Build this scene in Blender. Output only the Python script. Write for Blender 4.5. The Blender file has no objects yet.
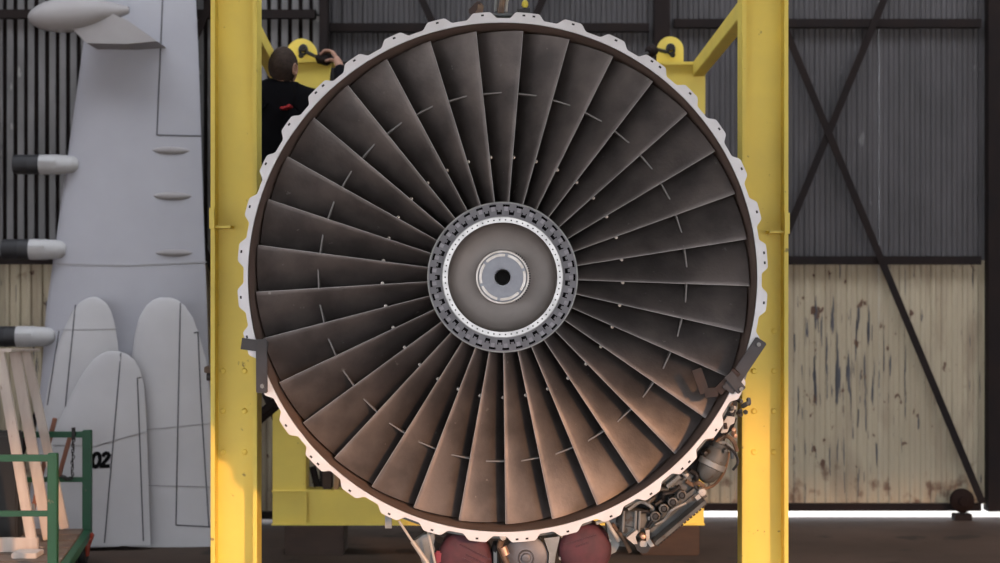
import bpy, bmesh, math, random
from mathutils import Vector, Matrix
random.seed(7)
PI = math.pi
R = math.radians
SC = bpy.context.scene
COL = SC.collection

# ------------------------------------------------------------------ camera, world, sun, exposure
H = 1.72            # height of the fan axis and of the camera above the floor
D = 8.0             # camera to fan flange
PPM = 227.0         # pixels per metre at the flange
FPX = PPM * D
CX, CY = 502.6, 277.2

def sc(Y):
    return FPX / (D + Y)

def P(px, py, Y):
    s = sc(Y)
    return Vector(((px - CX) / s, Y, H + (CY - py) / s))

cam_d = bpy.data.cameras.new('camera')
cam = bpy.data.objects.new('camera', cam_d)
COL.objects.link(cam)
cam.location = (0, -D, H)
cam.rotation_euler = (PI / 2, 0, 0)
cam_d.sensor_width = 36.0
cam_d.lens = FPX / 1000 * 36.0
cam_d.shift_x = (500 - CX) / 1000
cam_d.shift_y = (CY - 281.5) / 1000
cam_d.dof.use_dof = True
cam_d.dof.focus_distance = D + 0.05
cam_d.dof.aperture_fstop = 2.6
SC.camera = cam

world = bpy.data.worlds.new('world')
SC.world = world
world.use_nodes = True
bg = world.node_tree.nodes['Background']
bg.inputs[0].default_value = (0.90, 0.93, 1.0, 1)
bg.inputs[1].default_value = 1.0

sun_d = bpy.data.lights.new('sun', 'SUN')
sun = bpy.data.objects.new('sun', sun_d)
COL.objects.link(sun)
SUN_AZ, SUN_EL = R(29), R(12)
sdir = Vector((-math.sin(SUN_AZ) * math.cos(SUN_EL), math.cos(SUN_AZ) * math.cos(SUN_EL), -math.sin(SUN_EL)))
sun.rotation_euler = sdir.to_track_quat('-Z', 'Y').to_euler()
sun.location = (8, -12, 4)
sun_d.energy = 0.60
sun_d.angle = R(2.0)
sun_d.color = (1.0, 0.50, 0.22)

SC.view_settings.view_transform = 'Standard'
SC.view_settings.look = 'None'
SC.view_settings.gamma = 1.0
SC.view_settings.exposure = 2.15
try:
    SC.view_settings.use_curve_mapping = False
except Exception:
    pass

# ------------------------------------------------------------------ materials
MATS = {}

def mat(name, col, rough=0.6, metal=0.0, var=None, vscale=6.0, vamt=0.5, bump=0.0, bscale=40.0, stretch=(1, 1, 1),
        spots=None, sscale=14.0, sthr=0.62, spec=0.5):
    """procedural material: base colour, a second colour mixed by noise, optional worn spots, fine bump"""
    m = bpy.data.materials.new(name)
    m.use_nodes = True
    nt = m.node_tree
    b = nt.nodes['Principled BSDF']
    b.inputs['Roughness'].default_value = rough
    b.inputs['Metallic'].default_value = metal
    b.inputs['Specular IOR Level'].default_value = spec
    g = nt.nodes.new('ShaderNodeNewGeometry')
    mp = nt.nodes.new('ShaderNodeMapping')
    mp.inputs['Scale'].default_value = stretch
    nt.links.new(g.outputs['Position'], mp.inputs['Vector'])
    vec = mp.outputs[0]

    def noise(scale, detail=5):
        n = nt.nodes.new('ShaderNodeTexNoise')
        n.inputs['Scale'].default_value = scale
        n.inputs['Detail'].default_value = detail
        nt.links.new(vec, n.inputs['Vector'])
        return n.outputs['Fac']

    def ramp(src, a, c):
        r = nt.nodes.new('ShaderNodeMapRange')
        r.inputs['From Min'].default_value = a
        r.inputs['From Max'].default_value = c
        nt.links.new(src, r.inputs['Value'])
        return r.outputs['Result']

    def mix(f, a, c):
        x = nt.nodes.new('ShaderNodeMix')
        x.data_type = 'RGBA'
        if isinstance(f, float):
            x.inputs['Factor'].default_value = f
        else:
            nt.links.new(f, x.inputs['Factor'])
        for k, v in (('A', a), ('B', c)):
            i = [s for s in x.inputs if s.name == k and s.type == 'RGBA'][0]
            if isinstance(v, (tuple, list)):
                i.default_value = (*v, 1)
            else:
                nt.links.new(v, i)
        return [s for s in x.outputs if s.type == 'RGBA'][0]
    colr = tuple(col)
    if var:
        lo = 0.5 - 0.25 / max(vamt, 0.05)
        colr = mix(ramp(noise(vscale), 0.5 - 0.2 / vamt * 0.5, 0.5 + 0.2 / vamt * 0.5), colr, tuple(var))
    if spots:
        colr = mix(ramp(noise(sscale, 8), sthr, sthr + 0.05), colr, tuple(spots))
    if isinstance(colr, tuple):
        b.inputs['Base Color'].default_value = (*colr, 1)
    else:
        nt.links.new(colr, b.inputs['Base Color'])
    if bump:
        bp = nt.nodes.new('ShaderNodeBump')
        bp.inputs['Strength'].default_value = bump
        bp.inputs['Distance'].default_value = 0.01
        nt.links.new(noise(bscale), bp.inputs['Height'])
        nt.links.new(bp.outputs[0], b.inputs['Normal'])
    m['nt'] = 1
    MATS[name] = m
    return m

mat('yellow_paint', (0.84, 0.665, 0.125), 0.55, 0, (0.77, 0.61, 0.125), 5, 0.5, 0.05, 30, spots=(0.33, 0.24, 0.06), sscale=22, sthr=0.70, spec=0.4)
mat('flange_white', (0.74, 0.735, 0.755), 0.5, 0.0, (0.64, 0.63, 0.635), 9, 0.5, 0.05, 60, spots=(0.60, 0.48, 0.40), sscale=11, sthr=0.71)
mat('blade_metal', (0.170, 0.146, 0.137), 0.50, 0.70, (0.098, 0.086, 0.083), 5.5, 0.75, 0.10, 70, spots=(0.25, 0.23, 0.22), sscale=24, sthr=0.70)
mat('snubber_metal', (0.13, 0.12, 0.113), 0.5, 0.4)
mat('stud_bright', (0.62, 0.56, 0.50), 0.4, 0.3)
mat('blade_edge', (0.22, 0.205, 0.195), 0.45, 0.5)
mat('duct_liner', (0.165, 0.118, 0.096), 0.6, 0, (0.115, 0.083, 0.07), 8, 0.5, 0.1, 60)
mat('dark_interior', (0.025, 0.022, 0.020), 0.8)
mat('case_grey', (0.13, 0.14, 0.135), 0.5, 0.3, (0.09, 0.09, 0.085), 9, 0.5, 0.1, 50)
mat('gear_grey', (0.115, 0.115, 0.108), 0.55, 0.15, (0.07, 0.066, 0.06), 14, 0.5, 0.1, 60, spots=(0.07, 0.05, 0.035), sscale=26, sthr=0.60)
mat('disc_grey', (0.155, 0.15, 0.162), 0.5, 0.4, (0.11, 0.106, 0.115), 18, 0.5, 0.05, 80)
mat('retainer', (0.25, 0.242, 0.262), 0.5, 0.3, (0.19, 0.18, 0.195), 20, 0.5)
mat('polished_ring', (0.46, 0.45, 0.44), 0.36, 0.85, (0.30, 0.295, 0.29), 20, 0.5)
mat('bowl_metal', (0.24, 0.215, 0.20), 0.55, 0.35, (0.19, 0.17, 0.158), 7, 0.5, 0.04, 60)
mat('blue_grey', (0.30, 0.315, 0.355), 0.5, 0.1, (0.25, 0.265, 0.30), 30, 0.5)
mat('nut_ring', (0.56, 0.53, 0.50), 0.4, 0.5, (0.40, 0.36, 0.32), 30, 0.5)
mat('black_rubber', (0.015, 0.015, 0.016), 0.6)
mat('maroon_cover', (0.105, 0.030, 0.040), 0.7, 0, (0.065, 0.024, 0.031), 22, 0.5, 0.1, 40)
mat('maroon_dark', (0.075, 0.025, 0.035), 0.7)
mat('red_tag', (0.25, 0.03, 0.05), 0.6)
mat('dull_alloy', (0.26, 0.26, 0.252), 0.5, 0.3, (0.18, 0.18, 0.172), 16, 0.5)
mat('pale_fitting', (0.46, 0.42, 0.38), 0.5, 0.1)
mat('copper_fitting', (0.55, 0.33, 0.22), 0.4, 0.5)
mat('hose_brown', (0.20, 0.12, 0.07), 0.6, 0, (0.10, 0.06, 0.04), 25, 0.5)
mat('bracket_steel', (0.055, 0.052, 0.058), 0.6, 0.1, (0.038, 0.034, 0.034), 12, 0.5, 0.1, 50)
mat('bracket_rust', (0.060, 0.034, 0.026), 0.75, 0, (0.030, 0.022, 0.020), 14, 0.5, 0.1, 50)
mat('shackle_black', (0.022, 0.020, 0.020), 0.5, 0.3)
mat('steel_dark', (0.014, 0.0115, 0.012), 0.85, 0.0, (0.020, 0.014, 0.013), 5, 0.5, spec=0.15)
mat('sheet_grey', (0.073, 0.069, 0.075), 0.6, 0.05, (0.050, 0.048, 0.052), 2.2, 0.6, 0.05, 40, (1.6, 1, 0.7), spots=(0.14, 0.14, 0.145), sscale=6, sthr=0.69)
mat('wing_paint', (0.37, 0.372, 0.412), 0.5, 0, (0.335, 0.337, 0.375), 2.5, 0.5)
mat('tail_paint', (0.43, 0.425, 0.44), 0.5, 0, (0.39, 0.385, 0.40), 3, 0.5)
mat('fairing_paint', (0.31, 0.298, 0.302), 0.6, 0, (0.27, 0.255, 0.26), 5, 0.5)
mat('pod_white', (0.42, 0.42, 0.43), 0.5, 0, (0.36, 0.36, 0.37), 9, 0.5)
mat('cap_dark', (0.018, 0.019, 0.023), 0.6, 0.0, (0.012, 0.012, 0.015), 9, 0.5)
mat('seam_dark', (0.055, 0.055, 0.062), 0.8)
mat('seam_soft', (0.30, 0.30, 0.31), 0.8)
mat('ink_black', (0.006, 0.006, 0.007), 0.9, spec=0.05)
mat('green_paint', (0.009, 0.088, 0.038), 0.5, 0, (0.008, 0.07, 0.031), 10, 0.5, 0.05, 50, spots=(0.30, 0.20, 0.13), sscale=16, sthr=0.72)
mat('white_wood', (0.60, 0.53, 0.48), 0.7, 0, (0.48, 0.41, 0.37), 7, 0.5, 0.15, 40, (3, 3, 0.6), spots=(0.36, 0.27, 0.22), sscale=16, sthr=0.68)
mat('brown_wood', (0.06, 0.035, 0.024), 0.8, 0, (0.04, 0.024, 0.018), 5, 0.5, 0.2, 30, (1, 1, 3))
mat('stick_red', (0.30, 0.13, 0.085), 0.7)
mat('light_wood', (0.42, 0.25, 0.13), 0.75, 0, (0.33, 0.19, 0.10), 9, 0.5)
mat('deck_wood', (0.16, 0.115, 0.085), 0.8, 0, (0.10, 0.07, 0.055), 8, 0.5, 0.2, 30, spots=(0.5, 0.42, 0.37), sscale=9, sthr=0.66)
mat('orange_red', (0.44, 0.055, 0.018), 0.55, 0, (0.36, 0.045, 0.02), 12, 0.5)
mat('skin', (0.34, 0.185, 0.13), 0.55, 0, (0.30, 0.16, 0.11), 20, 0.5)
mat('hair_brown', (0.024, 0.016, 0.013), 0.85, 0, (0.042, 0.028, 0.022), 60, 0.5, 0.4, 220, spec=0.2)
mat('jacket_black', (0.0035, 0.0035, 0.0045), 0.95, 0, (0.005, 0.005, 0.0065), 12, 0.5, 0.2, 30, spec=0.06)
mat('trouser_blue', (0.02, 0.022, 0.032), 0.8)
mat('shoe_black', (0.012, 0.011, 0.011), 0.5)
mat('logo_red', (0.42, 0.012, 0.02), 0.6)
mat('yellow_knob', (0.62, 0.50, 0.05), 0.5)
mat('concrete_floor', (0.072, 0.050, 0.039), 0.8, 0, (0.046, 0.032, 0.025), 1.3, 0.6, 0.15, 18, spots=(0.028, 0.021, 0.018), sscale=2.4, sthr=0.60, spec=0.2)
mat('bounce_floor', (0.20, 0.145, 0.11), 0.30, 0, (0.16, 0.115, 0.09), 1.0, 0.5, spec=1.0)  # pale and glossy so the unseen front floor bounces sun
mat('concrete_pale', (0.68, 0.65, 0.60), 0.85, 0, (0.60, 0.57, 0.52), 0.8, 0.5)
mat('wheel_rust', (0.016, 0.010, 0.009), 0.9, spec=0.1)
mat('sheet_galvanised', (0.16, 0.155, 0.16), 0.5, 0.2, (0.10, 0.098, 0.10), 3.5, 0.6, 0.05, 40, (1.6, 1, 0.7), spots=(0.24, 0.235, 0.23), sscale=7, sthr=0.68)
mat('hall_grey', (0.40, 0.39, 0.37), 0.8, 0, (0.34, 0.33, 0.31), 1, 0.5)
mat('roof_grey', (0.30, 0.30, 0.30), 0.8, 0, (0.24, 0.24, 0.24), 1, 0.5)

def peeling_beige():
    m = bpy.data.materials.new('sheet_beige')
    m.use_nodes = True
    nt = m.node_tree
    b = nt.nodes['Principled BSDF']
    b.inputs['Roughness'].default_value = 0.7
    g = nt.nodes.new('ShaderNodeNewGeometry')

    def noise(scale, st, detail=6):
        mp = nt.nodes.new('ShaderNodeMapping')
        mp.inputs['Scale'].default_value = st
        nt.links.new(g.outputs['Position'], mp.inputs['Vector'])
        n = nt.nodes.new('ShaderNodeTexNoise')
        n.inputs['Scale'].default_value = scale
        n.inputs['Detail'].default_value = detail
        nt.links.new(mp.outputs[0], n.inputs['Vector'])
        return n.outputs['Fac']

    def rng(src, a, c):
        r = nt.nodes.new('ShaderNodeMapRange')
        r.inputs['From Min'].default_value = a
        r.inputs['From Max'].default_value = c
        nt.links.new(src, r.inputs['Value'])
        return r.outputs['Result']

    def mth(op, a, c):
        x = nt.nodes.new('ShaderNodeMath')
        x.operation = op
        for i, v in enumerate((a, c)):
            if isinstance(v, (int, float)):
                x.inputs[i].default_value = v
            else:
                nt.links.new(v, x.inputs[i])
        return x.outputs[0]

    def mix(f, a, c):
        x = nt.nodes.new('ShaderNodeMix')
        x.data_type = 'RGBA'
        nt.links.new(f, x.inputs['Factor'])
        for k, v in (('A', a), ('B', c)):
            i = [s for s in x.inputs if s.name == k and s.type == 'RGBA'][0]
            if isinstance(v, tuple):
                i.default_value = (*v, 1)
            else:
                nt.links.new(v, i)
        return [s for s in x.outputs if s.type == 'RGBA'][0]
    base = mix(rng(noise(2.0, (1, 1, 0.5)), 0.35, 0.65), (0.44, 0.38, 0.275), (0.385, 0.33, 0.237))
    base = mix(rng(noise(5.0, (1, 1, 0.25)), 0.52, 0.72), base, (0.28, 0.22, 0.155))
    # flaked streaks, tall and narrow, thickest around one stretch of the leaf (old water damage)
    sep = nt.nodes.new('ShaderNodeSeparateXYZ')
    nt.links.new(g.outputs['Position'], sep.inputs[0])
    dx = mth('DIVIDE', mth('SUBTRACT', sep.outputs['X'], 2.45), 0.42)
    dz = mth('DIVIDE', mth('SUBTRACT', sep.outputs['Z'], 0.98), 0.62)
    rad = mth('POWER', 2.718, mth('MULTIPLY', mth('ADD', mth('MULTIPLY', dx, dx), mth('MULTIPLY', dz, dz)), -0.8))
    flake = mth('ADD', noise(6.0, (6.5, 0.3, 0.42), 3), mth('MULTIPLY', rad, 0.12))
    base = mix(rng(flake, 0.675, 0.69), base, (0.055, 0.057, 0.068))
    rust = mth('ADD', noise(9.0, (1.8, 0.5, 1.0), 7), mth('MULTIPLY', rad, 0.05))
    base = mix(rng(rust, 0.685, 0.71), base, (0.10, 0.052, 0.032))
    foot = mth('MULTIPLY', rng(sep.outputs['Z'], 0.55, 0.05), 0.16)
    base = mix(rng(mth('ADD', noise(7.0, (1.2, 1, 1.0), 7), foot), 0.66, 0.78), base, (0.16, 0.10, 0.065))
    nt.links.new(base, b.inputs['Base Color'])
    MATS['sheet_beige'] = m

peeling_beige()

# ------------------------------------------------------------------ object helpers
def tag(o, label=None, cat=None, group=None, kind=None):
    if label:
        o['label'] = label
    if cat:
        o['category'] = cat
    if group:
        o['group'] = group
    if kind:
        o['kind'] = kind
    return o

def empty(name, loc, label=None, cat=None, group=None, kind=None):
    o = bpy.data.objects.new(name, None)
    COL.objects.link(o)
    o.location = loc
    o.empty_display_size = 0.1
    return tag(o, label, cat, group, kind)

def wloc(o):
    v = Vector((0, 0, 0))
    while o is not None:
        v += o.location
        o = o.parent
    return v

class MB:
    """collects geometry in world coordinates, then links it as one mesh object"""
    def __init__(s):
        s.v, s.f = [], []

    def add(s, vs, fs):
        k = len(s.v)
        s.v += [Vector(p) for p in vs]
        s.f += [tuple(i + k for i in f) for f in fs]
        return s

    def box(s, a, b, M=None, bev=0.0):
        x0, y0, z0 = (min(a[i], b[i]) for i in range(3))
        x1, y1, z1 = (max(a[i], b[i]) for i in range(3))
        if bev > 0:
            bm = bmesh.new()
            bmesh.ops.create_cube(bm, size=1)
            for v in bm.verts:
                v.co = Vector(((x0 + x1) / 2 + v.co.x * (x1 - x0), (y0 + y1) / 2 + v.co.y * (y1 - y0), (z0 + z1) / 2 + v.co.z * (z1 - z0)))
            bmesh.ops.bevel(bm, geom=bm.edges[:], offset=bev, segments=2, affect='EDGES')
            bm.verts.index_update()
            vs = [v.co.copy() for v in bm.verts]
            fs = [[v.index for v in f.verts] for f in bm.faces]
            bm.free()
        else:
            vs = [Vector(p) for p in ((x0, y0, z0), (x1, y0, z0), (x1, y1, z0), (x0, y1, z0), (x0, y0, z1), (x1, y0, z1), (x1, y1, z1), (x0, y1, z1))]
            fs = [(3, 2, 1, 0), (4, 5, 6, 7), (0, 1, 5, 4), (1, 2, 6, 5), (2, 3, 7, 6), (3, 0, 4, 7)]
        if M is not None:
            vs = [M @ v for v in vs]
        return s.add(vs, fs)

    def bar(s, p, q, w, d, up=Vector((0, 0, 1)), bev=0.0):
        """rectangular bar from p to q, w across, d along `up` as far as it can be"""
        p, q = Vector(p), Vector(q)
        z = (q - p)
        L = z.length
        z.normalize()
        x = Vector(up).cross(z)
        if x.length < 1e-4:
            x = Vector((1, 0, 0)).cross(z)
        x.normalize()
        y = z.cross(x)
        M = Matrix((x, y, z)).transposed().to_4x4()
        M.translation = p
        return s.box((-w / 2, -d / 2, 0), (w / 2, d / 2, L), M, bev)

    def tube(s, pts, r, n=8, cap=True, closed=False):
        pts = [Vector(p) for p in pts]
        m = len(pts)
        rs = r if isinstance(r, (list, tuple)) else [r] * m
        vs, fs = [], []
        prev = None
        for i, p in enumerate(pts):
            if closed:
                t = pts[(i + 1) % m] - pts[i - 1]
            else:
                t = pts[min(i + 1, m - 1)] - pts[max(i - 1, 0)]
            if t.length < 1e-9:
                t = Vector((0, 0, 1))
            t.normalize()
            if prev is None:
                a = Vector((0, 0, 1)) if abs(t.z) < 0.9 else Vector((1, 0, 0))
                x = t.cross(a).normalized()
            else:
                x = (prev - t * prev.dot(t))
                x = x.normalized() if x.length > 1e-6 else t.orthogonal().normalized()
            prev = x
            y = t.cross(x)
            for k in range(n):
                a = 2 * PI * k / n
                vs.append(p + (x * math.cos(a) + y * math.sin(a)) * rs[i])
        segs = m if closed else m - 1
        for i in range(segs):
            j = (i + 1) % m
            for k in range(n):
                l = (k + 1) % n
                fs.append((i * n + k, i * n + l, j * n + l, j * n + k))
        if cap and not closed:
            fs.append(tuple(range(n - 1, -1, -1)))
            fs.append(tuple((m - 1) * n + k for k in range(n)))
        return s.add(vs, fs)

    def lathe(s, prof, c, axis=(0, 1, 0), n=48, closed=False, a0=0.0):
        """prof: list of (radius, offset along the axis)"""
        ax = Vector(axis).normalized()
        x = ax.orthogonal().normalized()
        if abs(ax.y) > 0.99:
            x = Vector((0, 0, 1))
        y = ax.cross(x)
        c = Vector(c)
        vs, fs = [], []
        for (r, o) in prof:
            for k in range(n):
                a = a0 + 2 * PI * k / n
                vs.append(c + ax * o + (x * math.cos(a) + y * math.sin(a)) * max(r, 1e-5))
        m = len(prof)
        for i in range(m if closed else m - 1):
            j = (i + 1) % m
            for k in range(n):
                l = (k + 1) % n
                fs.append((i * n + k, j * n + k, j * n + l, i * n + l))
        return s.add(vs, fs)

    def prism(s, poly, y0, y1):
        """outline poly of (x, z) pushed from y0 to y1"""
        n = len(poly)
        vs = [Vector((p[0], y0, p[1])) for p in poly] + [Vector((p[0], y1, p[1])) for p in poly]
        fs = [tuple(range(n)), tuple(range(2 * n - 1, n - 1, -1))]
        for i in range(n):
            j = (i + 1) % n
            fs.append((i, i + n, j + n, j))
        return s.add(vs, fs)

    def build(s, name, m, parent=None, smooth=None, label=None, cat=None, group=None, kind=None, recenter=True, loc=None):
        me = bpy.data.meshes.new(name)
        if loc is not None:
            c = Vector(loc)
        elif recenter:
            lo = Vector([min(v[i] for v in s.v) for i in range(3)])
            hi = Vector([max(v[i] for v in s.v) for i in range(3)])
            c = (lo + hi) / 2
            if parent is None:
                c.z = lo.z
        else:
            c = wloc(parent) if parent else Vector((0, 0, 0))
        me.from_pydata([tuple(v - c) for v in s.v], [], s.f)
        bm = bmesh.new()
        bm.from_mesh(me)
        bmesh.ops.recalc_face_normals(bm, faces=bm.faces[:])
        bm.to_mesh(me)
        bm.free()
        me.materials.append(MATS[m] if isinstance(m, str) else m)
        if smooth is not None:
            me.shade_smooth()
            me.set_sharp_from_angle(angle=R(smooth))
        o = bpy.data.objects.new(name, me)
        COL.objects.link(o)
        if parent is not None:
            o.parent = parent
            o.location = c - wloc(parent)
        else:
            o.location = c
        return tag(o, label, cat, group, kind)

def arc(c, r, a0, a1, n, Y):
    return [(c[0] + r * math.cos(a0 + (a1 - a0) * i / n), c[1] + r * math.sin(a0 + (a1 - a0) * i / n)) for i in range(n + 1)]

def smooth_path(pts, k=6):
    """Catmull-Rom through pts"""
    pts = [Vector(p) for p in pts]
    if len(pts) < 3:
        return pts
    e = [pts[0] * 2 - pts[1]] + pts + [pts[-1] * 2 - pts[-2]]
    out = []
    for i in range(1, len(e) - 2):
        a, b, c, d = e[i - 1], e[i], e[i + 1], e[i + 2]
        for j in range(k):
            t = j / k
            out.append(0.5 * ((2 * b) + (c - a) * t + (2 * a - 5 * b + 4 * c - d) * t * t + (3 * b - a - 3 * c + d) * t ** 3))
    out.append(pts[-1])
    return out

# ------------------------------------------------------------------ the hangar
DW = 5.0            # far door leaves stand at this depth
XL, XR, ZR, YF = -14.0, 14.0, 6.6, -10.0
fl_ = MB().box((XL, 1.8, -0.2), (XR, DW + 0.03, 0)).build('floor', 'concrete_floor', kind='structure', label='brown stained concrete hangar floor')
MB().box((XL, YF, -0.2), (XR, 1.795, 0)).build('bounce_slab', 'bounce_floor', fl_)  # unseen front floor, gloss added to bounce warm sun onto the blades
g = MB()
g.box((-60, DW + 0.03, -0.22), (60, 60, -0.02))
g.box((-60, -70, -0.22), (60, YF, -0.02))
g.box((-60, YF, -0.22), (XL, DW + 0.03, -0.02))
g.box((XR, YF, -0.22), (60, DW + 0.03, -0.02))
g.build('ground', 'concrete_pale', kind='structure', label='bright concrete apron seen under the doors')
MB().box((XL, YF, 0), (XL + 0.2, DW + 0.3, ZR)).build('wall_left', 'hall_grey', kind='structure')
MB().box((XR - 0.2, YF, 0), (XR, DW + 0.3, ZR)).build('wall_right', 'hall_grey', kind='structure')
SKY0, SKY1 = 0.7, 3.3      # open roof strip, added out of view to light the back doors
c_ = MB()
c_.box((XL, YF, ZR), (XR, SKY0, ZR + 0.2))
c_.box((XL, SKY1, ZR), (XR, DW + 0.5, ZR + 0.2))
for x0_, x1_ in ((XL, -9), (9, XR)):
    c_.box((x0_, SKY0, ZR), (x1_, SKY1, ZR + 0.2))
c_.build('ceiling', 'roof_grey', kind='structure')
w1_ = empty('fill_opening_1', (0, 2, ZR), 'added roof opening, out of view, that lights the back of the hangar', kind='structure')
for i in range(9):
    x_ = -9 + 18 * i / 8
    MB().box((x_ - 0.04, SKY0, ZR + 0.02), (x_ + 0.04, SKY1, ZR + 0.14)).build('fill_opening_bar', 'steel_dark', w1_)
w = MB()
w.box((XL + 0.2, DW + 0.12, 5.5), (XR - 0.2, DW + 0.3, ZR))
w.box((XL + 0.2, DW + 0.12, 0), (-6.05, DW + 0.3, 5.5))
w.box((5.95, DW + 0.12, 0), (XR - 0.2, DW + 0.3, 5.5))
w.build('wall_back', 'hall_grey', kind='structure')
LINTEL = 3.75
MB().box((XL, YF - 0.2, LINTEL), (XR, YF, ZR)).build('wall_front', 'hall_grey', kind='structure')

def corrugated(x0, x1, z0, z1, Y, pitch, amp, groove):
    """one vertical ribbed sheet; groove = share of the pitch taken by the trough"""
    b = MB()
    n = max(1, round((x1 - x0) / pitch))
    p = (x1 - x0) / n
    prof = []
    e = 0.13
    for i in range(n):
        a = x0 + i * p
        prof += [(a + 0.0, 0), (a + p * (1 - groove - 2 * e) * 0.5, -0.0025), (a + p * (1 - groove - 2 * e), 0), (a + p * (1 - groove - e), amp), (a + p * (1 - e), amp)]
    prof.append((x1, 0))
    k = len(prof)
    vs = [(x, Y + y, z0) for x, y in prof] + [(x, Y + y, z1) for x, y in prof]
    vs += [(x, Y + y + 0.003, z0) for x, y in prof] + [(x, Y + y + 0.003, z1) for x, y in prof]
    fs = [(i, i + 1, k + i + 1, k + i) for i in range(k - 1)] + [(2 * k + i + 1, 2 * k + i, 3 * k + i, 3 * k + i + 1) for i in range(k - 1)]
    b.add(vs, fs)
    return b

Z1 = {0: 0.05, 1: 1.80, 2: 3.50}
def door_leaf(n, x0, x1, Y, label, dy1=0.0, dy2=0.0, groove=0.38, amp=0.013, zb=0.055, sl_=0.055, sr_=0.055, slats=False):
    """a steel-framed sliding leaf: ribbed sheets behind girts, stiles and a crossed pair of braces"""
    r = empty('door_%d' % n, ((x0 + x1) / 2, Y, 0), label, kind='structure')
    ztop = 5.45
    zg1, zg2 = 1.84 + dy1, 3.53 + dy2
    rows = [(zb + 0.04, zg1, 'sheet_beige'), (zg1, zg2, 'sheet_grey'), (zg2, ztop, 'sheet_grey')]
    ns = 3
    wS = (x1 - x0 - 0.10) / ns
    for za, zc, m in rows:
        if slats and m == 'sheet_grey':
            MB().box((x0 + 0.05, Y + 0.045, za), (x1 - 0.05, Y + 0.06, zc)).build('backing_board', 'steel_dark', r)
            n = int((x1 - x0 - 0.1) / 0.0735)
            first = None
            for i in range(n):
                xc = x0 + 0.05 + (x1 - x0 - 0.1) * (i + 0.5) / n
                if first is None:
                    b_ = MB()
                    b_.box((xc - 0.023, Y, za + 0.004), (xc + 0.023, Y + 0.012, zc - 0.004), bev=0.005)
                    first = b_.build('cladding_slat', 'sheet_galvanised', r)
                else:
                    o_ = first.copy()
                    COL.objects.link(o_)
                    o_.parent = r
                    o_.location = first.location + Vector(((x1 - x0 - 0.1) * i / n, 0.004 * ((i * 7) % 3 - 1), 0))
            continue
        for i in range(ns):
            a = x0 + 0.05 + i * wS
            corrugated(a, a + wS, za, zc, Y + 0.004 * (i % 2), 0.0735, amp, groove).build('corrugated_sheet', m, r)
    for xx, hw in ((x0 + sl_ / 2, sl_ / 2), (x1 - sr_ / 2, sr_ / 2)):
        MB().box((xx - hw, Y - 0.11, zb), (xx + hw, Y + 0.035, ztop)).build('stile', 'steel_dark', r)
    for zz, hh in ((zb + 0.025, 0.025), (zg1, 0.03), (zg2, 0.03), (ztop - 0.04, 0.04)):
        MB().box((x0 + 0.09, Y - 0.07, zz - hh), (x1 - 0.09, Y - 0.004, zz + hh)).build('girt', 'steel_dark', r)
    c = 0.09
    for k, (a, b) in enumerate((((x0 + c, zb + 0.06), (x1 - c, ztop - 0.08)), ((x1 - c, zb + 0.06), (x0 + c, ztop - 0.08)))):
        y = Y - 0.085 - 0.012 * k
        MB().bar((a[0], y, a[1]), (b[0], y, b[1]), 0.05, 0.012, up=Vector((0, 1, 0))).build('brace', 'steel_dark', r)
    return r

door_leaf(1, -3.62, -1.22, 4.75, 'steel-framed hangar door leaf behind the grey wing, grey over beige', 0.0, 0.03, 0.42, 0.02, 0.03, slats=True)
door_leaf(2, -1.42, 1.133, DW, 'steel-framed hangar door leaf hidden behind the fan', 0.0, -0.03)
dr3 = door_leaf(3, 1.133, 3.50, DW, 'steel-framed hangar door leaf with flaking beige lower sheets beside the yellow post', sr_=0.05)
door_leaf(4, 3.50, 5.93, DW, 'hangar door leaf at the edge beyond the thick dark stile')
door_leaf(5, -6.04, -3.62, DW, 'hangar door leaf out past the wing')
# running wheel at the foot of the flaking leaf
wc = P(962, 500.5, DW - 0.13)
wh = MB().lathe([(0.001, -0.05), (0.03, -0.05), (0.035, -0.035), (0.075, -0.028), (0.085, -0.02), (0.085, 0.02), (0.05, 0.03), (0.001, 0.03)], wc, (0, 1, 0), 24)
wh.build('roller_wheel', 'wheel_rust', dr3, 40)
MB().box((wc.x - 0.06, wc.y - 0.045, 0.0), (wc.x + 0.06, wc.y + 0.06, 0.045)).build('wheel_shoe', 'steel_dark', dr3)

# ------------------------------------------------------------------ the engine
AX = Vector((0, 0, H))
eng = empty('turbofan_engine', (0, 0, H), 'huge turbofan engine, dark fan blades in a white scalloped flange, hung in yellow stand', 'engine')

def polar(r, th, Y):
    """th clockwise from the top as the camera sees it"""
    return Vector((r * math.sin(th), Y, H + r * math.cos(th)))

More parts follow.
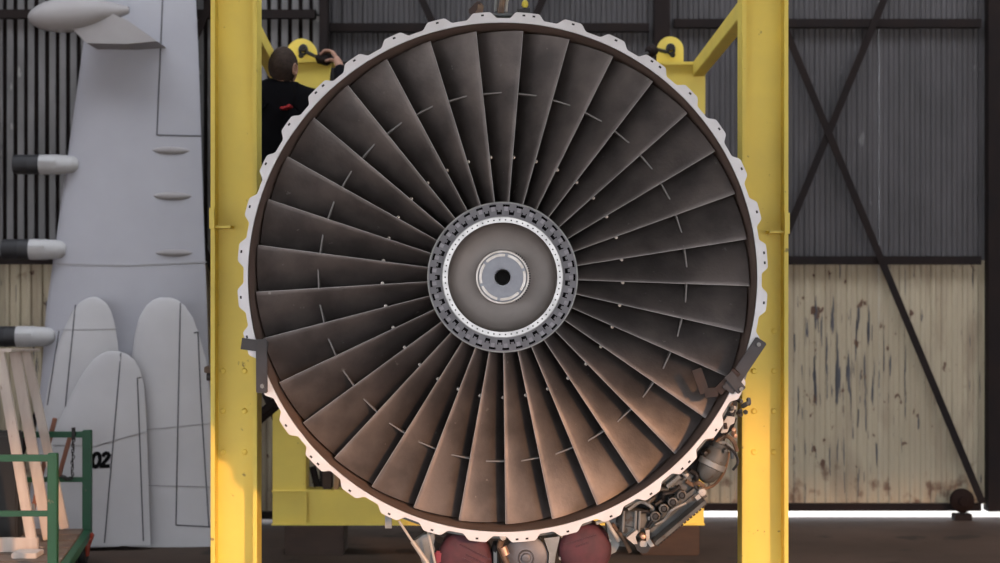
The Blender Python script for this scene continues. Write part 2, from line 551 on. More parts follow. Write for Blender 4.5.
# white scalloped flange with bolt holes
def flange():
    NL, DIV = 36, 32
    N = NL * DIV
    pitch = 2 * PI / NL
    off = R(5.6)
    two = {0, 3, 8, 13, 17, 22, 25, 31}
    rin = 1.1225
    def outer(i):
        u = (((i + 0.5) / DIV) % 1.0) - 0.5
        lobe = abs(u)
        a, b = (0.23, 0.40) if int(i // DIV) % NL in two else (0.16, 0.36)
        t = 1 if lobe < a else 0 if lobe > b else 0.5 + 0.5 * math.cos(PI * (lobe - a) / (b - a))
        return 1.1415 + 0.0275 * t
    holes = {}
    for k in range(NL):
        for c in ((DIV // 2 - 4, DIV // 2 + 3) if k in two else (DIV // 2 - 1,)):
            for d in (0, 1):
                holes[k * DIV + c + d] = 1
    rows = [rin, 1.132, 1.1525, 1.1615]
    rings = []
    b = MB()
    Y0, Y1 = 0.0, 0.02
    vs = []
    for i in range(N):
        th = off - pitch / 2 + 2 * PI * i / N
        ro = outer(i)
        rr = [min(x, ro - 0.0005 * (4 - q)) for q, x in enumerate(rows)] + [ro]
        for Y in (Y0, Y1):
            for r_ in rr:
                vs.append(polar(r_, th, Y))
    fs = []
    def idx(i, side, q):
        return (i % N) * 10 + side * 5 + q
    for i in range(N):
        j = i + 1
        for q in range(4):
            if q == 2 and i in holes:
                for (a, c, e, d) in (((i, 2), (j, 2), (j, 2), (i, 2)), ((j, 3), (i, 3), (i, 3), (j, 3))):
                    fs.append((idx(a[0], 0, a[1]), idx(c[0], 0, c[1]), idx(c[0], 1, c[1]), idx(a[0], 1, a[1])))
                if (i - 1) not in holes:
                    fs.append((idx(i, 0, 2), idx(i, 0, 3), idx(i, 1, 3), idx(i, 1, 2)))
                if (i + 1) not in holes:
                    fs.append((idx(j, 0, 2), idx(j, 0, 3), idx(j, 1, 3), idx(j, 1, 2)))
                continue
            fs.append((idx(i, 0, q), idx(j, 0, q), idx(j, 0, q + 1), idx(i, 0, q + 1)))
            fs.append((idx(i, 1, q), idx(i, 1, q + 1), idx(j, 1, q + 1), idx(j, 1, q)))
        fs.append((idx(i, 0, 4), idx(j, 0, 4), idx(j, 1, 4), idx(i, 1, 4)))
        fs.append((idx(i, 0, 0), idx(i, 1, 0), idx(j, 1, 0), idx(j, 0, 0)))
    b.add(vs, fs)
    b.build('flange', 'flange_white', eng, 35, label='white scalloped flange ring with bolt holes')
    bb = MB()
    for i in holes:
        if (i - 1) not in holes:
            th = off - pitch / 2 + 2 * PI * (i + 1) / N
            bb.lathe([(0.0001, 0.006), (0.0075, 0.006), (0.0075, 0.034), (0.0001, 0.034)], polar(1.157, th, 0), n=8)
    bb.build('flange_bolts', 'black_rubber', eng, kind='stuff')
flange()

# fan case and liner
MB().lathe([(1.1205, 0.002), (1.118, 0.05), (1.118, 0.40), (1.11, 0.42), (1.11, 1.05), (1.135, 1.05), (1.135, 0.05), (1.1215, 0.019)], AX, n=160).build('fan_case', 'case_grey', eng, 40)
MB().lathe([(1.1195, 0.004), (1.1125, 0.02), (1.1125, 0.62), (1.117, 0.62), (1.117, 0.008)], AX, n=160).build('duct_liner', 'duct_liner', eng, 40)
for y in (0.34, 0.62, 0.98):
    MB().lathe([(1.134, y), (1.15, y), (1.15, y + 0.03), (1.134, y + 0.03)], AX, n=120).build('case_rib', 'case_grey', eng, 40)
MB().lathe([(0.30, 0.62), (1.11, 0.62), (1.11, 0.66), (0.30, 0.66)], AX, n=96).build('blackout_plate', 'dark_interior', eng, 40)  # near-black plate added behind the blades to shut out light from behind
# core behind the fan
MB().lathe([(0.3, 0.7), (1.11, 1.0), (1.10, 1.06), (0.72, 1.35), (0.58, 1.7), (0.56, 2.4), (0.50, 2.5), (0.50, 3.0), (0.62, 3.1), (0.60, 3.6), (0.42, 3.9), (0.001, 3.9)], AX, n=64).build('core_case', 'case_grey', eng, 30)
for y in (1.7, 2.4, 3.1):
    MB().lathe([(0.55, y), (0.66, y), (0.66, y + 0.04), (0.55, y + 0.04)], AX, n=48).build('core_rib', 'dull_alloy', eng, 40)

# fan blades
NB = 33
R0, R1 = 0.328, 1.103
def stag(u):
    return R(15 + 49 * u ** 0.8)
def chord(u):
    return 0.25 + 0.055 * u
def camber(u):
    return R(34 - 20 * u)
def mid_line(r, c, yle=None):
    """tangential and axial place of chord fraction c at radius r"""
    u = (r - R0) / (R1 - R0)
    t = y = 0.0
    k = 14
    n = max(1, int(round(k * c)))
    dc = c / n
    for i in range(n):
        f = (i + 0.5) * dc
        a = stag(u) + camber(u) * (0.5 - f)
        t -= math.sin(a) * chord(u) * dc
        y += math.cos(a) * chord(u) * dc
    return t, 0.112 + 0.012 * (1 - u) + y
def bl(r, t, y, th0=0.0):
    return Vector((r * math.sin(t / r + th0), y, H + r * math.cos(t / r + th0)))

def blade_mesh():
    b = MB()
    NR, NC = 16, 12
    vs, fs = [], []
    for i in range(NR + 1):
        u = i / NR
        r = R0 + (R1 - R0) * u
        ring = []
        cs = [(1 - math.cos(PI * k / NC)) / 2 for k in range(NC + 1)]
        for side in (1, -1):
            for k in (range(NC + 1) if side == 1 else range(NC - 1, 0, -1)):
                c = cs[k]
                t, y = mid_line(r, max(c, 1e-3))
                a = stag(u) + camber(u) * (0.5 - c)
                th = (0.034 - 0.020 * u) * chord(u) / 0.25 * (2.2 * math.sqrt(max(c, 0)) * (1 - c) * 0.6 + 0.06)
                if k in (0, NC):
                    th = 0.0
                ring.append(bl(r, t - side * math.cos(a) * th * 0.5, y - side * math.sin(a) * th * 0.5))
        vs += ring
    m = 2 * NC
    for i in range(NR):
        for k in range(m):
            l = (k + 1) % m
            fs.append((i * m + k, i * m + l, (i + 1) * m + l, (i + 1) * m + k))
    fs.append(tuple(range(m - 1, -1, -1)))
    fs.append(tuple(NR * m + k for k in range(m)))
    return b.add(vs, fs)

def snubber_mesh():
    b = MB()
    pit = 2 * PI / NB
    vs = []
    for r in (0.827, 0.8335):
        for c, sh in ((0.27, 0), (0.66, 0), (0.62, 1), (0.22, 1)):
            t, y = mid_line(r, c)
            vs.append(bl(r, t - sh * pit * r, y + (0.004 if sh else -0.002)))
    return b.add(vs, [(0, 1, 2, 3), (7, 6, 5, 4), (0, 4, 5, 1), (1, 5, 6, 2), (2, 6, 7, 3), (3, 7, 4, 0)])

def stud_mesh():
    b = MB()
    r = 0.545
    pit = 2 * PI / NB * r
    best = min((abs(mid_line(r, c / 40)[0] + pit * 0.95), c / 40) for c in range(10, 41))[1]
    t, y = mid_line(r, best)
    p = bl(r, t, y - 0.012)
    return b.lathe([(0.0005, -0.022), (0.007, -0.02), (0.0095, 0.0), (0.0095, 0.03)], p, (0, 1, 0), 8)

bm_, sm_, st_ = blade_mesh(), snubber_mesh(), stud_mesh()
le_ = MB()
le_.tube([bl(R0 + (R1 - R0) * k / 16, 0.0, 0.112 + 0.012 * (1 - k / 16) + 0.0005) for k in range(17)], 0.0016, 5)
blade0 = bm_.build('fan_blade', 'blade_metal', eng, 45, recenter=False)
snub0 = sm_.build('snubber', 'snubber_metal', blade0, recenter=False)
stud0 = st_.build('stud', 'stud_bright', blade0, 40, recenter=False)
edge0 = le_.build('edge_strip', 'blade_edge', blade0, 60, recenter=False)
for i in range(NB):
    th = R(4.75) + 2 * PI * i / NB
    if i == 0:
        o = blade0
    else:
        o = blade0.copy()
        COL.objects.link(o)
        o.parent = eng
        for c in (snub0, stud0, edge0):
            d = c.copy()
            COL.objects.link(d)
            d.parent = o
    o.rotation_euler = (0, th, 0)

# fan disc: slotted grey face, polished ring, bowl, shaft nut
dk = empty('fan_disc', (0, 0, 0))
dk.parent = eng
def polar_grid(rows, ndiv, skip, Y, th0=0.0, back=0.012):
    b = MB()
    vs = []
    q = len(rows)
    for i in range(ndiv):
        th = th0 + 2 * PI * i / ndiv
        for Yk in (Y, Y + back):
            for r in rows:
                vs.append(polar(r, th, Yk))
    def ix(i, s_, j):
        return (i % ndiv) * 2 * q + s_ * q + j
    solid = lambda i, j: 0 <= j < q - 1 and not skip(i % ndiv, j)
    fs = []
    for i in range(ndiv):
        for j in range(q - 1):
            if not solid(i, j):
                continue
            fs.append((ix(i, 0, j), ix(i + 1, 0, j), ix(i + 1, 0, j + 1), ix(i, 0, j + 1)))
            if not solid(i - 1, j):
                fs.append((ix(i, 0, j), ix(i, 0, j + 1), ix(i, 1, j + 1), ix(i, 1, j)))
            if not solid(i + 1, j):
                fs.append((ix(i + 1, 0, j), ix(i + 1, 1, j), ix(i + 1, 1, j + 1), ix(i + 1, 0, j + 1)))
            if not solid(i, j - 1):
                fs.append((ix(i, 0, j), ix(i, 1, j), ix(i + 1, 1, j), ix(i + 1, 0, j)))
            if not solid(i, j + 1):
                fs.append((ix(i, 0, j + 1), ix(i + 1, 0, j + 1), ix(i + 1, 1, j + 1), ix(i, 1, j + 1)))
    return b.add(vs, fs)

DV = 12
def disc_skip(i, j):
    k = i % DV
    if j == 6:                      # dash slots near the rim
        return k in (0, 1, 2, 3, 10, 11)
    if j == 2:                      # floor of the cup slots
        return k in (4, 5, 6, 7, 8)
    if j == 3:
        return k in (4, 8)
    return False
ROWS = [0.266, 0.274, 0.279, 0.2925, 0.3015, 0.308, 0.3145, 0.3250, 0.3305]
polar_grid(ROWS, NB * DV, disc_skip, 0.085, R(2.0), 0.012).build('slotted_face', 'disc_grey', dk)
MB().lathe([(0.3295, 0.080), (0.3355, 0.080), (0.3355, 0.12), (0.332, 0.62), (0.325, 0.62), (0.3295, 0.12)], AX, n=132, closed=True).build('disc_rim', 'dull_alloy', dk, 40)
MB().lathe([(0.268, 0.101), (0.329, 0.101), (0.329, 0.115), (0.268, 0.115)], AX, n=96, closed=True).build('slot_backing', 'ink_black', dk)
# retainer blocks between the slots
rb = MB()
for i in range(NB):
    th = R(2.0) + 2 * PI * (i + 0.085) / NB
    a = polar(0.296, th, 0.083)
    b_ = polar(0.3145, th, 0.083)
    rb.bar(a, b_, 0.017, 0.006, up=Vector((0, 1, 0)))
rb.build('retainer_blocks', 'retainer', dk, kind='stuff')
polar_grid([0.2435, 0.252, 0.2585, 0.2665], 62 * 8, lambda i, j: j == 1 and i % 8 in (3, 4), 0.066, 0, 0.03).build('polished_ring', 'polished_ring', dk)
MB().lathe([(0.2675, 0.066), (0.2705, 0.066), (0.2705, 0.09), (0.2675, 0.09)], AX, n=96, closed=True).build('ring_lip', 'dull_alloy', dk, 40)
MB().lathe([(0.248, 0.075), (0.263, 0.075), (0.263, 0.08), (0.248, 0.08)], AX, n=96, closed=True).build('hole_backing', 'dark_interior', dk)
MB().lathe([(0.244, 0.067), (0.243, 0.11), (0.238, 0.14), (0.225, 0.158), (0.20, 0.170), (0.165, 0.178), (0.13, 0.182), (0.120, 0.183), (0.120, 0.20)], AX, n=96).build('bowl', 'bowl_metal', dk, 50)
MB().lathe([(0.119, 0.20), (0.1205, 0.13), (0.1185, 0.120), (0.1115, 0.120), (0.1095, 0.130)], AX, n=72).build('shaft_flange', 'nut_ring', dk, 30)
nt_ = MB()
for i in range(24):
    th = R(30 + 120 * i / 23)
    nt_.bar(polar(0.1185, th, 0.122), polar(0.126, th, 0.122), 0.006, 0.02, up=Vector((0, 1, 0)))
nt_.build('locking_teeth', 'bracket_steel', dk, kind='stuff')
ring6 = MB()
for i in range(6):
    a0, a1 = R(60 * i + 10 + 4), R(60 * i + 10 + 56)
    n = 10
    vs, fs = [], []
    for q in range(n + 1):
        th = a0 + (a1 - a0) * q / n
        for r_, Y in ((0.093, 0.1285), (0.105, 0.1285), (0.105, 0.135), (0.093, 0.135)):
            vs.append(polar(r_, th, Y))
    for q in range(n):
        for k in range(4):
            l = (k + 1) % 4
            fs.append((q * 4 + k, q * 4 + l, q * 4 + 4 + l, q * 4 + 4 + k))
    fs += [(3, 2, 1, 0), (n * 4, n * 4 + 1, n * 4 + 2, n * 4 + 3)]
    ring6.add(vs, fs)
ring6.build('lock_segments', 'nut_ring', dk)
MB().lathe([(0.110, 0.134), (0.040, 0.131), (0.0385, 0.129), (0.0355, 0.131), (0.0355, 0.30), (0.001, 0.30)], AX, n=64).build('shaft_nut', 'blue_grey', dk, 40)
MB().lathe([(0.0355, 0.15), (0.034, 0.15), (0.034, 0.298), (0.001, 0.298)], AX + Vector((0, 0.0, 0)), n=40).build('shaft_bore', 'dark_interior', dk, 40)
MB().lathe([(0.0335, 0.2), (0.030, 0.19), (0.030, 0.25), (0.0335, 0.25)], AX + Vector((0.0, 0, 0)), n=40, closed=True).build('bore_lip', 'dull_alloy', dk, 40)

# strap brackets bolted over the flange
def strap(name, pts, w, d, m, parent, up=Vector((0, 1, 0)), bolts=(), bev=0.0):
    b = MB()
    for a, c in zip(pts[:-1], pts[1:]):
        b.bar(a, c, w, d, up, bev)
    o = b.build(name, m, parent)
    for q in bolts:
        MB().lathe([(0.001, -0.014), (0.010, -0.014), (0.011, 0.0)], q, (0, 1, 0), 6).build('bolt', 'dull_alloy', o)
    return o
strap('holding_strap', [P(241.5, 343.5, -0.012), P(268, 347, -0.012)], 0.050, 0.014, 'bracket_steel', eng)
strap('holding_strap', [P(261.5, 339, -0.026), P(262, 393, -0.026)], 0.050, 0.014, 'bracket_steel', eng, bolts=[P(262.5, 386, -0.033)], bev=0.004)
strap('holding_strap', [P(761.5, 340, -0.014), P(727.5, 391, -0.014)], 0.056, 0.016, 'bracket_steel', eng, bolts=[P(758.5, 344.5, -0.022)], bev=0.004)
strap('holding_strap', [P(728, 374, -0.031), P(742, 391, -0.031)], 0.045, 0.014, 'bracket_steel', eng, bolts=[P(741, 389, -0.038)], bev=0.003)
strap('bent_strap', [P(696.5, 369, 0.02), P(705, 393, 0.02), P(718, 391.5, 0.008), P(737, 371, -0.03)], 0.042, 0.012, 'bracket_rust', eng)
strap('small_clamp', [P(748, 357, 0.03), P(741, 380, 0.03)], 0.03, 0.05, 'dull_alloy', eng, bev=0.006)

# accessories under the flange -------------------------------------------------
def dome_cover(px, py, rpx, Y, depth, sq=1.0):
    """soft blanking cap: rounded face, rolled edge"""
    c = P(px, py, Y)
    r = rpx / sc(Y)
    prof = [(0.001, 0.0), (r * 0.45, 0.004), (r * 0.8, 0.012), (r * 0.95, 0.03), (r, 0.055), (r * 0.985, 0.07), (r * 1.01, 0.085), (r * 0.98, 0.10), (r * 0.97, depth), (0.001, depth)]
    return MB().lathe(prof, c, (0, 1, 0), 32), c, r

def script_rows(parent, c, r, tilt, rows, Y):
    """worn stencil rows on a cap: broken dark dashes"""
    b = MB()
    rnd = random.Random(3)
    for (u0, u1, v) in rows:
        u = u0
        while u < u1:
            L = rnd.uniform(0.05, 0.11)
            a = Vector((c.x + r * (u * math.cos(tilt) - v * math.sin(tilt)), Y, c.z + r * (u * math.sin(tilt) + v * math.cos(tilt))))
            d = Vector((math.cos(tilt), 0, math.sin(tilt))) * L * r
            rr_ = min(0.99, math.hypot(u + L / 2, v))
            yy = 0.07 + (0.004 * rr_ / 0.45 if rr_ < 0.45 else 0.004 + 0.008 * (rr_ - 0.45) / 0.35 if rr_ < 0.8 else 0.012 + 0.018 * (rr_ - 0.8) / 0.15) - 0.0025
            a.y = yy
            b.bar(a, a + d, 0.004, 0.0095 * rnd.uniform(0.8, 1.1), up=Vector((-math.sin(tilt), 0, math.cos(tilt))))
            u += L + rnd.uniform(0.0, 0.04)
    return b.build('stencil_marks', 'maroon_dark', parent)

mb, c, r = dome_cover(464.5, 560, 27.5, 0.07, 0.22)
cv = mb.build('blanking_cover', 'maroon_cover', eng, 40, label='maroon blanking cap with worn stencilled rows beside two thin rods')
script_rows(cv, c, r, R(-27), [(-0.42, 0.78, 0.42), (-0.05, 0.80, 0.20), (-0.1, 0.2, 0.02)], 0.0755)
MB().box((c.x - r - 0.012, 0.09, c.z - 0.02), (c.x - r * 0.72, 0.13, c.z + 0.035), bev=0.008).build('pull_tab', 'red_tag', cv)
mb, c, r = dome_cover(585.5, 551, 27.0, 0.07, 0.22)
cv = mb.build('blanking_cover', 'maroon_cover', eng, 40, label='maroon blanking cap beside the chain of fittings')
script_rows(cv, c, r, R(17), [(-0.72, 0.55, 0.44), (-0.3, 0.15, 0.26)], 0.0755)
for q in (20, -35, 150, 200):
    MB().lathe([(0.001, -0.012), (0.008, -0.01), (0.009, 0.02)], c + Vector((math.cos(R(q)) * r * 0.97, 0.05, math.sin(R(q)) * r * 0.97)), (0, 1, 0), 8).build('stud', 'pale_fitting', cv)

# round grey starter plate between the caps
c = P(526, 558, 0.10)
pl = MB().lathe([(0.001, -0.012), (0.014, -0.013), (0.020, -0.010), (0.022, 0.0), (0.030, 0.0), (0.033, -0.004), (0.037, 0.0), (0.092, 0.004), (0.100, 0.010), (0.102, 0.03), (0.088, 0.04), (0.088, 0.30), (0.001, 0.30)], c, (0, 1, 0), 40).build('starter_housing', 'disc_grey', eng, 35)
c2 = P(503, 537, 0.02)
fit = MB().lathe([(0.001, -0.018), (0.012, -0.016), (0.013, 0.0), (0.016, 0.0), (0.016, 0.05), (0.001, 0.05)], c2, (0, 1, 0), 8).build('union_fitting', 'pale_fitting', eng)
MB().tube(smooth_path([P(502, 540, 0.05), P(500, 546, 0.06), P(503, 554, 0.05), P(508, 566, 0.05)]), 0.014, 10).build('braided_hose', 'hose_brown', eng, 40)
MB().tube([P(503, 547, 0.03), P(506, 555, 0.03)], 0.018, 10).build('hose_clip', 'copper_fitting', eng, 40)
MB().tube(smooth_path([P(497, 543, 0.12), P(495, 552, 0.14), P(497, 570, 0.14)]), 0.02, 10).build('black_hose', 'black_rubber', eng, 40)
# flared bracket to its side
MB().prism([(P(544, 538, 0.1).x, P(544, 538, 0.1).z), (P(560, 538, 0.1).x, P(560, 536, 0.1).z), (P(556, 553, 0.1).x, P(556, 553, 0.1).z), (P(553, 575, 0.1).x, P(553, 575, 0.1).z), (P(548, 575, 0.1).x, P(548, 575, 0.1).z), (P(549, 553, 0.1).x, P(549, 553, 0.1).z)], 0.09, 0.14).build('flared_bracket', 'dull_alloy', eng)
MB().box(P(493.5, 545, 0.12), P(497, 575, 0.2)).build('stay_plate', 'dull_alloy', eng)
# mounting beam over the accessories, so that they hang from the case
for a0, a1 in ((112, 152), (160, 205)):
    b = MB()
    n = 24
    vs, fs = [], []
    for i in range(n + 1):
        th = R(a0 + (a1 - a0) * i / n)
        for r_, Y in ((1.13, 0.06), (1.16, 0.06), (1.16, 0.56), (1.13, 0.56)):
            vs.append(polar(r_, th, Y))
    for i in range(n):
        for k in range(4):
            l = (k + 1) % 4
            fs.append((i * 4 + k, i * 4 + l, i * 4 + 4 + l, i * 4 + 4 + k))
    fs += [(3, 2, 1, 0), (n * 4, n * 4 + 1, n * 4 + 2, n * 4 + 3)]
    b.add(vs, fs).build('accessory_tray', 'case_grey', eng)
sh = MB()
n = 28
vs, fs = [], []
for i in range(n + 1):
    th = R(113 + 48 * i / n)
    ro = 1.165 + 0.10 * math.sin(PI * min(1, max(0, (i - 1) / 26))) ** 0.7
    for r_, Y in ((1.125, 0.20), (ro, 0.20), (ro, 0.56), (1.125, 0.56)):
        vs.append(polar(r_, th, Y))
for i in range(n):
    for k in range(4):
        l = (k + 1) % 4
        fs.append((i * 4 + k, i * 4 + l, i * 4 + 4 + l, i * 4 + 4 + k))
fs += [(3, 2, 1, 0), (n * 4, n * 4 + 1, n * 4 + 2, n * 4 + 3)]
sh.add(vs, fs).build('accessory_shroud', 'shackle_black', eng)
# grey wedge and two thin rods
pts = [P(414, 541, 0.16), P(424, 534, 0.16), P(434, 533, 0.16), P(438, 566, 0.16), P(424, 566, 0.16)]
MB().prism([(p.x, p.z) for p in pts], 0.14, 0.24).build('drain_box', 'dull_alloy', eng)
MB().tube([P(399, 521, 0.07), P(412, 541, 0.07), P(412.3, 541.5, 0.07), P(426, 561, 0.07), P(431, 570, 0.07)], [0.006, 0.006, 0.010, 0.011, 0.011], 8).build('stay_rod', 'pale_fitting', eng, 40)
MB().tube([P(428, 532, 0.06), P(437, 572, 0.06)], 0.006, 8).build('stay_rod', 'pale_fitting', eng, 40)
MB().tube(smooth_path([P(440, 540, 0.13), P(437, 548, 0.16), P(440, 556, 0.14), P(438, 566, 0.15)]), 0.022, 8).build('black_hose', 'black_rubber', eng, 40)
MB().bar(P(388.5, 515, 0.10), P(388.5, 528, 0.10), 0.022, 0.03).build('hanger_lug', 'dull_alloy', eng)

# long gearbox along the lower right of the case
gb = empty('accessory_gearbox', P(670, 520, 0.3) - AX)
gb.parent = eng
ga, gz = P(646, 532, 0.17), P(701, 489, 0.17)
MB().bar(ga, gz, 0.30, 0.085, up=Vector((0.6, 0, 0.8)), bev=0.02).build('gear_housing', 'gear_grey', gb)
e1, e2 = P(652, 539, 0.06), P(702, 497, 0.06)
MB().bar(e1, e2, 0.34, 0.016, up=Vector((0.6, 0, 0.8)), bev=0.004).build('split_flange', 'gear_grey', gb)
sb = MB()
for i in range(17):
    p = e1.lerp(e2, (i + 0.5) / 17) + Vector((0.6, 0, -0.8)) * 0.004 + Vector((0, -0.15, 0))
    sb.lathe([(0.001, -0.012), (0.0065, -0.012), (0.0065, 0.012), (0.001, 0.012)], p, Vector((0.6, 0, -0.8)), 6)
sb.build('split_bolts', 'shackle_black', gb, kind='stuff')
for i, (px, py) in enumerate(((655.5, 516.5), (664, 509), (673, 502.5), (682, 495.5))):
    q = P(px, py, -0.005)
    MB().lathe([(0.001, 0.0), (0.011, 0.0), (0.014, 0.004), (0.014, 0.05), (0.001, 0.05)], q, (0, 1, 0), 12).build('port_plug', 'black_rubber', gb, 40)
    MB().lathe([(0.015, -0.002), (0.022, 0.0), (0.022, 0.05), (0.015, 0.05)], q, (0, 1, 0), 14).build('port_boss', 'gear_grey', gb, 40)
# pump body with vertical ribs
pa, pb = P(637, 508, 0.10), P(633, 538, 0.10)
ax = (pb - pa).normalized()
L = (pb - pa).length
MB().lathe([(0.001, 0), (0.05, 0.0), (0.075, 0.012), (0.085, 0.03), (0.085, L * 0.55), (0.078, L * 0.6), (0.078, L * 0.9), (0.06, L), (0.001, L)], pa, ax, 24).build('fuel_pump', 'gear_grey', eng, 35)
for px in (624, 636, 640):
    MB().tube([P(px, 511, 0.005 if px > 630 else 0.03), P(px - 1, 532, 0.005 if px > 630 else 0.03)], 0.006, 6).build('pump_rib', 'dull_alloy', eng, 40)
MB().box(P(617, 508, 0.12), P(626, 541, 0.3), bev=0.01).build('side_housing', 'gear_grey', eng)
MB().prism([(P(a, b_, 0.12).x, P(a, b_, 0.12).z) for a, b_ in ((606, 522), (623, 512), (624, 536), (616, 552), (608, 556), (609, 540))], 0.12, 0.3).build('mount_plate', 'dull_alloy', eng)
# white clamp with a copper centre
cl = empty('line_clamp', P(642, 537, -0.02) - AX)
cl.parent = eng
MB().prism([(P(a, b_, 0).x, P(a, b_, 0).z) for a, b_ in ((626, 537), (636, 529), (638, 531), (635, 536), (637, 543), (633, 543))], -0.03, 0.03).build('clamp_arm', 'pale_fitting', cl)
MB().prism([(P(a, b_, 0).x, P(a, b_, 0).z) for a, b_ in ((645, 529), (649, 529), (649, 538), (654, 545), (650, 546), (646, 541))], -0.03, 0.03).build('clamp_arm', 'pale_fitting', cl)
MB().lathe([(0.001, -0.05), (0.010, -0.048), (0.014, -0.038), (0.014, 0.03), (0.001, 0.03)], P(642.5, 535.5, 0), (0, 1, 0), 8).build('clamp_nut', 'copper_fitting', cl, 30)
MB().box(P(640, 541, -0.03), P(646, 545, 0.03), bev=0.004).build('clamp_pad', 'pale_fitting', cl)
MB().prism([(P(a, b_, 0).x, P(a, b_, 0).z) for a, b_ in ((633, 541), (651, 541), (648, 551), (643, 553), (637, 550))], -0.02, 0.10).build('clamp_base', 'shackle_black', cl)
# canister with a band
ka, kb = P(704.5, 480, 0.09), P(719, 449, 0.09)
ax = (kb - ka).normalized()
L = (kb - ka).length
kk = empty('filter_canister', (ka + kb) / 2 - AX)
kk.parent = eng
MB().lathe([(0.001, -0.012), (0.02, -0.008), (0.042, 0.010), (0.053, 0.034), (0.056, 0.055), (0.056, L * 0.8), (0.045, L), (0.001, L)], ka, ax, 24).build('bowl', 'gear_grey', kk, 50)
MB().lathe([(0.057, L * 0.42), (0.064, L * 0.44), (0.064, L * 0.60), (0.057, L * 0.62)], ka, ax, 24).build('band', 'dull_alloy', kk, 40)
MB().lathe([(0.03, L * 0.92), (0.04, L * 1.0), (0.04, L * 1.15), (0.001, L * 1.16)], ka, ax, 16).build('canister_head', 'gear_grey', kk, 40)
# upper small housing above the ports
ha, hb = P(672, 492, 0.14), P(686, 470, 0.14)
MB().bar(ha, hb, 0.15, 0.11, up=Vector((0.8, 0, 0.55)), bev=0.02).build('valve_housing', 'gear_grey', eng)
MB().tube([P(667, 487, 0.04), P(680, 476, 0.04)], 0.012, 8).build('valve_stem', 'dull_alloy', eng, 40)
MB().tube([P(680, 470, 0.05), P(688, 476, 0.05)], 0.010, 8).build('valve_stem', 'pale_fitting', eng, 40)
MB().lathe([(0.001, -0.02), (0.017, -0.018), (0.02, 0.0), (0.02, 0.06)], P(702, 492, 0.02), (0, 1, 0), 8).build('union_fitting', 'pale_fitting', eng, 40)
MB().bar(P(696, 499, 0.02), P(700, 496, 0.02), 0.03, 0.025).build('union_collar', 'pale_fitting', eng)
# pipes that wind along the case
pipes = [
    ([(612, 524), (617, 530), (622, 536), (627, 545), (630, 552)], 0.010, 'hose_brown', 0.06),
    ([(596, 523), (606, 521), (612, 530), (619, 541)], 0.009, 'pale_fitting', 0.05),
    ([(628, 510), (640, 502), (650, 506), (655, 512)], 0.009, 'dull_alloy', 0.05),
    ([(646, 505), (655, 497), (658, 490), (668, 489)], 0.010, 'gear_grey', 0.06),
    ([(640, 512), (648, 512), (652, 519), (647, 527)], 0.008, 'shackle_black', 0.02),
    ([(655, 505), (662, 500), (664, 494), (672, 492), (680, 486)], 0.010, 'shackle_black', 0.03),
    ([(686, 481), (693, 485), (699, 483), (704, 487)], 0.010, 'hose_brown', 0.04),
    ([(690, 470), (697, 476), (696, 487), (703, 492)], 0.009, 'shackle_black', 0.05),
    ([(704, 489), (714, 485), (723, 474), (727, 462), (729, 452)], 0.007, 'hose_brown', 0.18),
    ([(713, 448), (722, 443), (731, 449), (733, 458)], 0.011, 'dull_alloy', 0.10),
    ([(716, 443), (725, 436), (733, 441), (737, 451)], 0.010, 'hose_brown', 0.12),
    ([(724, 434), (731, 428), (735, 418)], 0.009, 'shackle_black', 0.10),
    ([(699, 472), (696, 464), (700, 455), (706, 448)], 0.007, 'shackle_black', 0.16),
    ([(655, 525), (664, 520), (672, 510), (686, 503)], 0.007, 'dull_alloy', -0.01),
    ([(725, 445), (734, 452), (738, 462), (733, 470)], 0.006, 'shackle_black', 0.06),
]
for pts, rr, m, Y in pipes:
    MB().tube(smooth_path([P(a, b_, Y + 0.012 * math.sin(i * 2.1)) for i, (a, b_) in enumerate(pts)]), rr, 8).build('pipe', m, eng, 40)
rnd = random.Random(11)
for i in range(34):
    th = R(rnd.uniform(117, 151))
    rr = rnd.uniform(1.165, 1.25)
    p = polar(rr, th, rnd.uniform(0.03, 0.14))
    MB().lathe([(0.001, -0.014), (0.009, -0.013), (0.011, 0.0), (0.011, 0.03), (0.001, 0.03)], p, (rnd.uniform(-.5, .5), 1, rnd.uniform(-.5, .5)), 6).build('small_fitting', rnd.choice(['gear_grey', 'shackle_black', 'hose_brown', 'copper_fitting', 'pale_fitting', 'gear_grey']), eng)
# pale latch hook under the strap
MB().prism([(P(a, b_, 0.05).x, P(a, b_, 0.05).z) for a, b_ in ((722, 424), (727, 416), (735, 417), (734, 423), (730, 425), (727, 432), (721, 433))], 0.04, 0.07).build('latch_hook', 'pale_fitting', eng)
MB().tube([P(725, 423, 0.03), P(726, 429, 0.03)], 0.008, 8).build('latch_pin', 'bracket_rust', eng, 40)
# on the crown: three hoses, lever, yellow knob
MB().tube(smooth_path([P(496.5, -14, 0.26), P(496.5, -3, 0.24), P(496, 4, 0.22), P(496, 12, 0.2)]), 0.008, 8).build('hose', 'dull_alloy', eng, 40)
MB().tube(smooth_path([P(503, -14, 0.24), P(503, -3, 0.22), P(502, 4, 0.2), P(500.5, 14, 0.18)]), 0.014, 8).build('hose', 'hose_brown', eng, 40)
MB().tube(smooth_path([P(507.5, -14, 0.26), P(507.5, -3, 0.24), P(506.5, 4, 0.22), P(506, 12, 0.2)]), 0.007, 8).build('hose', 'pale_fitting', eng, 40)
MB().bar(P(470, 14, 0.14), P(481, 3, 0.14), 0.03, 0.035, bev=0.006).build('crown_lever', 'bracket_rust', eng)
MB().bar(P(476, 10, 0.14), P(483, 11, 0.14), 0.04, 0.06, bev=0.006).build('lever_block', 'hose_brown', eng)
MB().box(P(486, 13, 0.16), P(514, 20, 0.3), bev=0.01).build('hose_manifold', 'case_grey', eng)
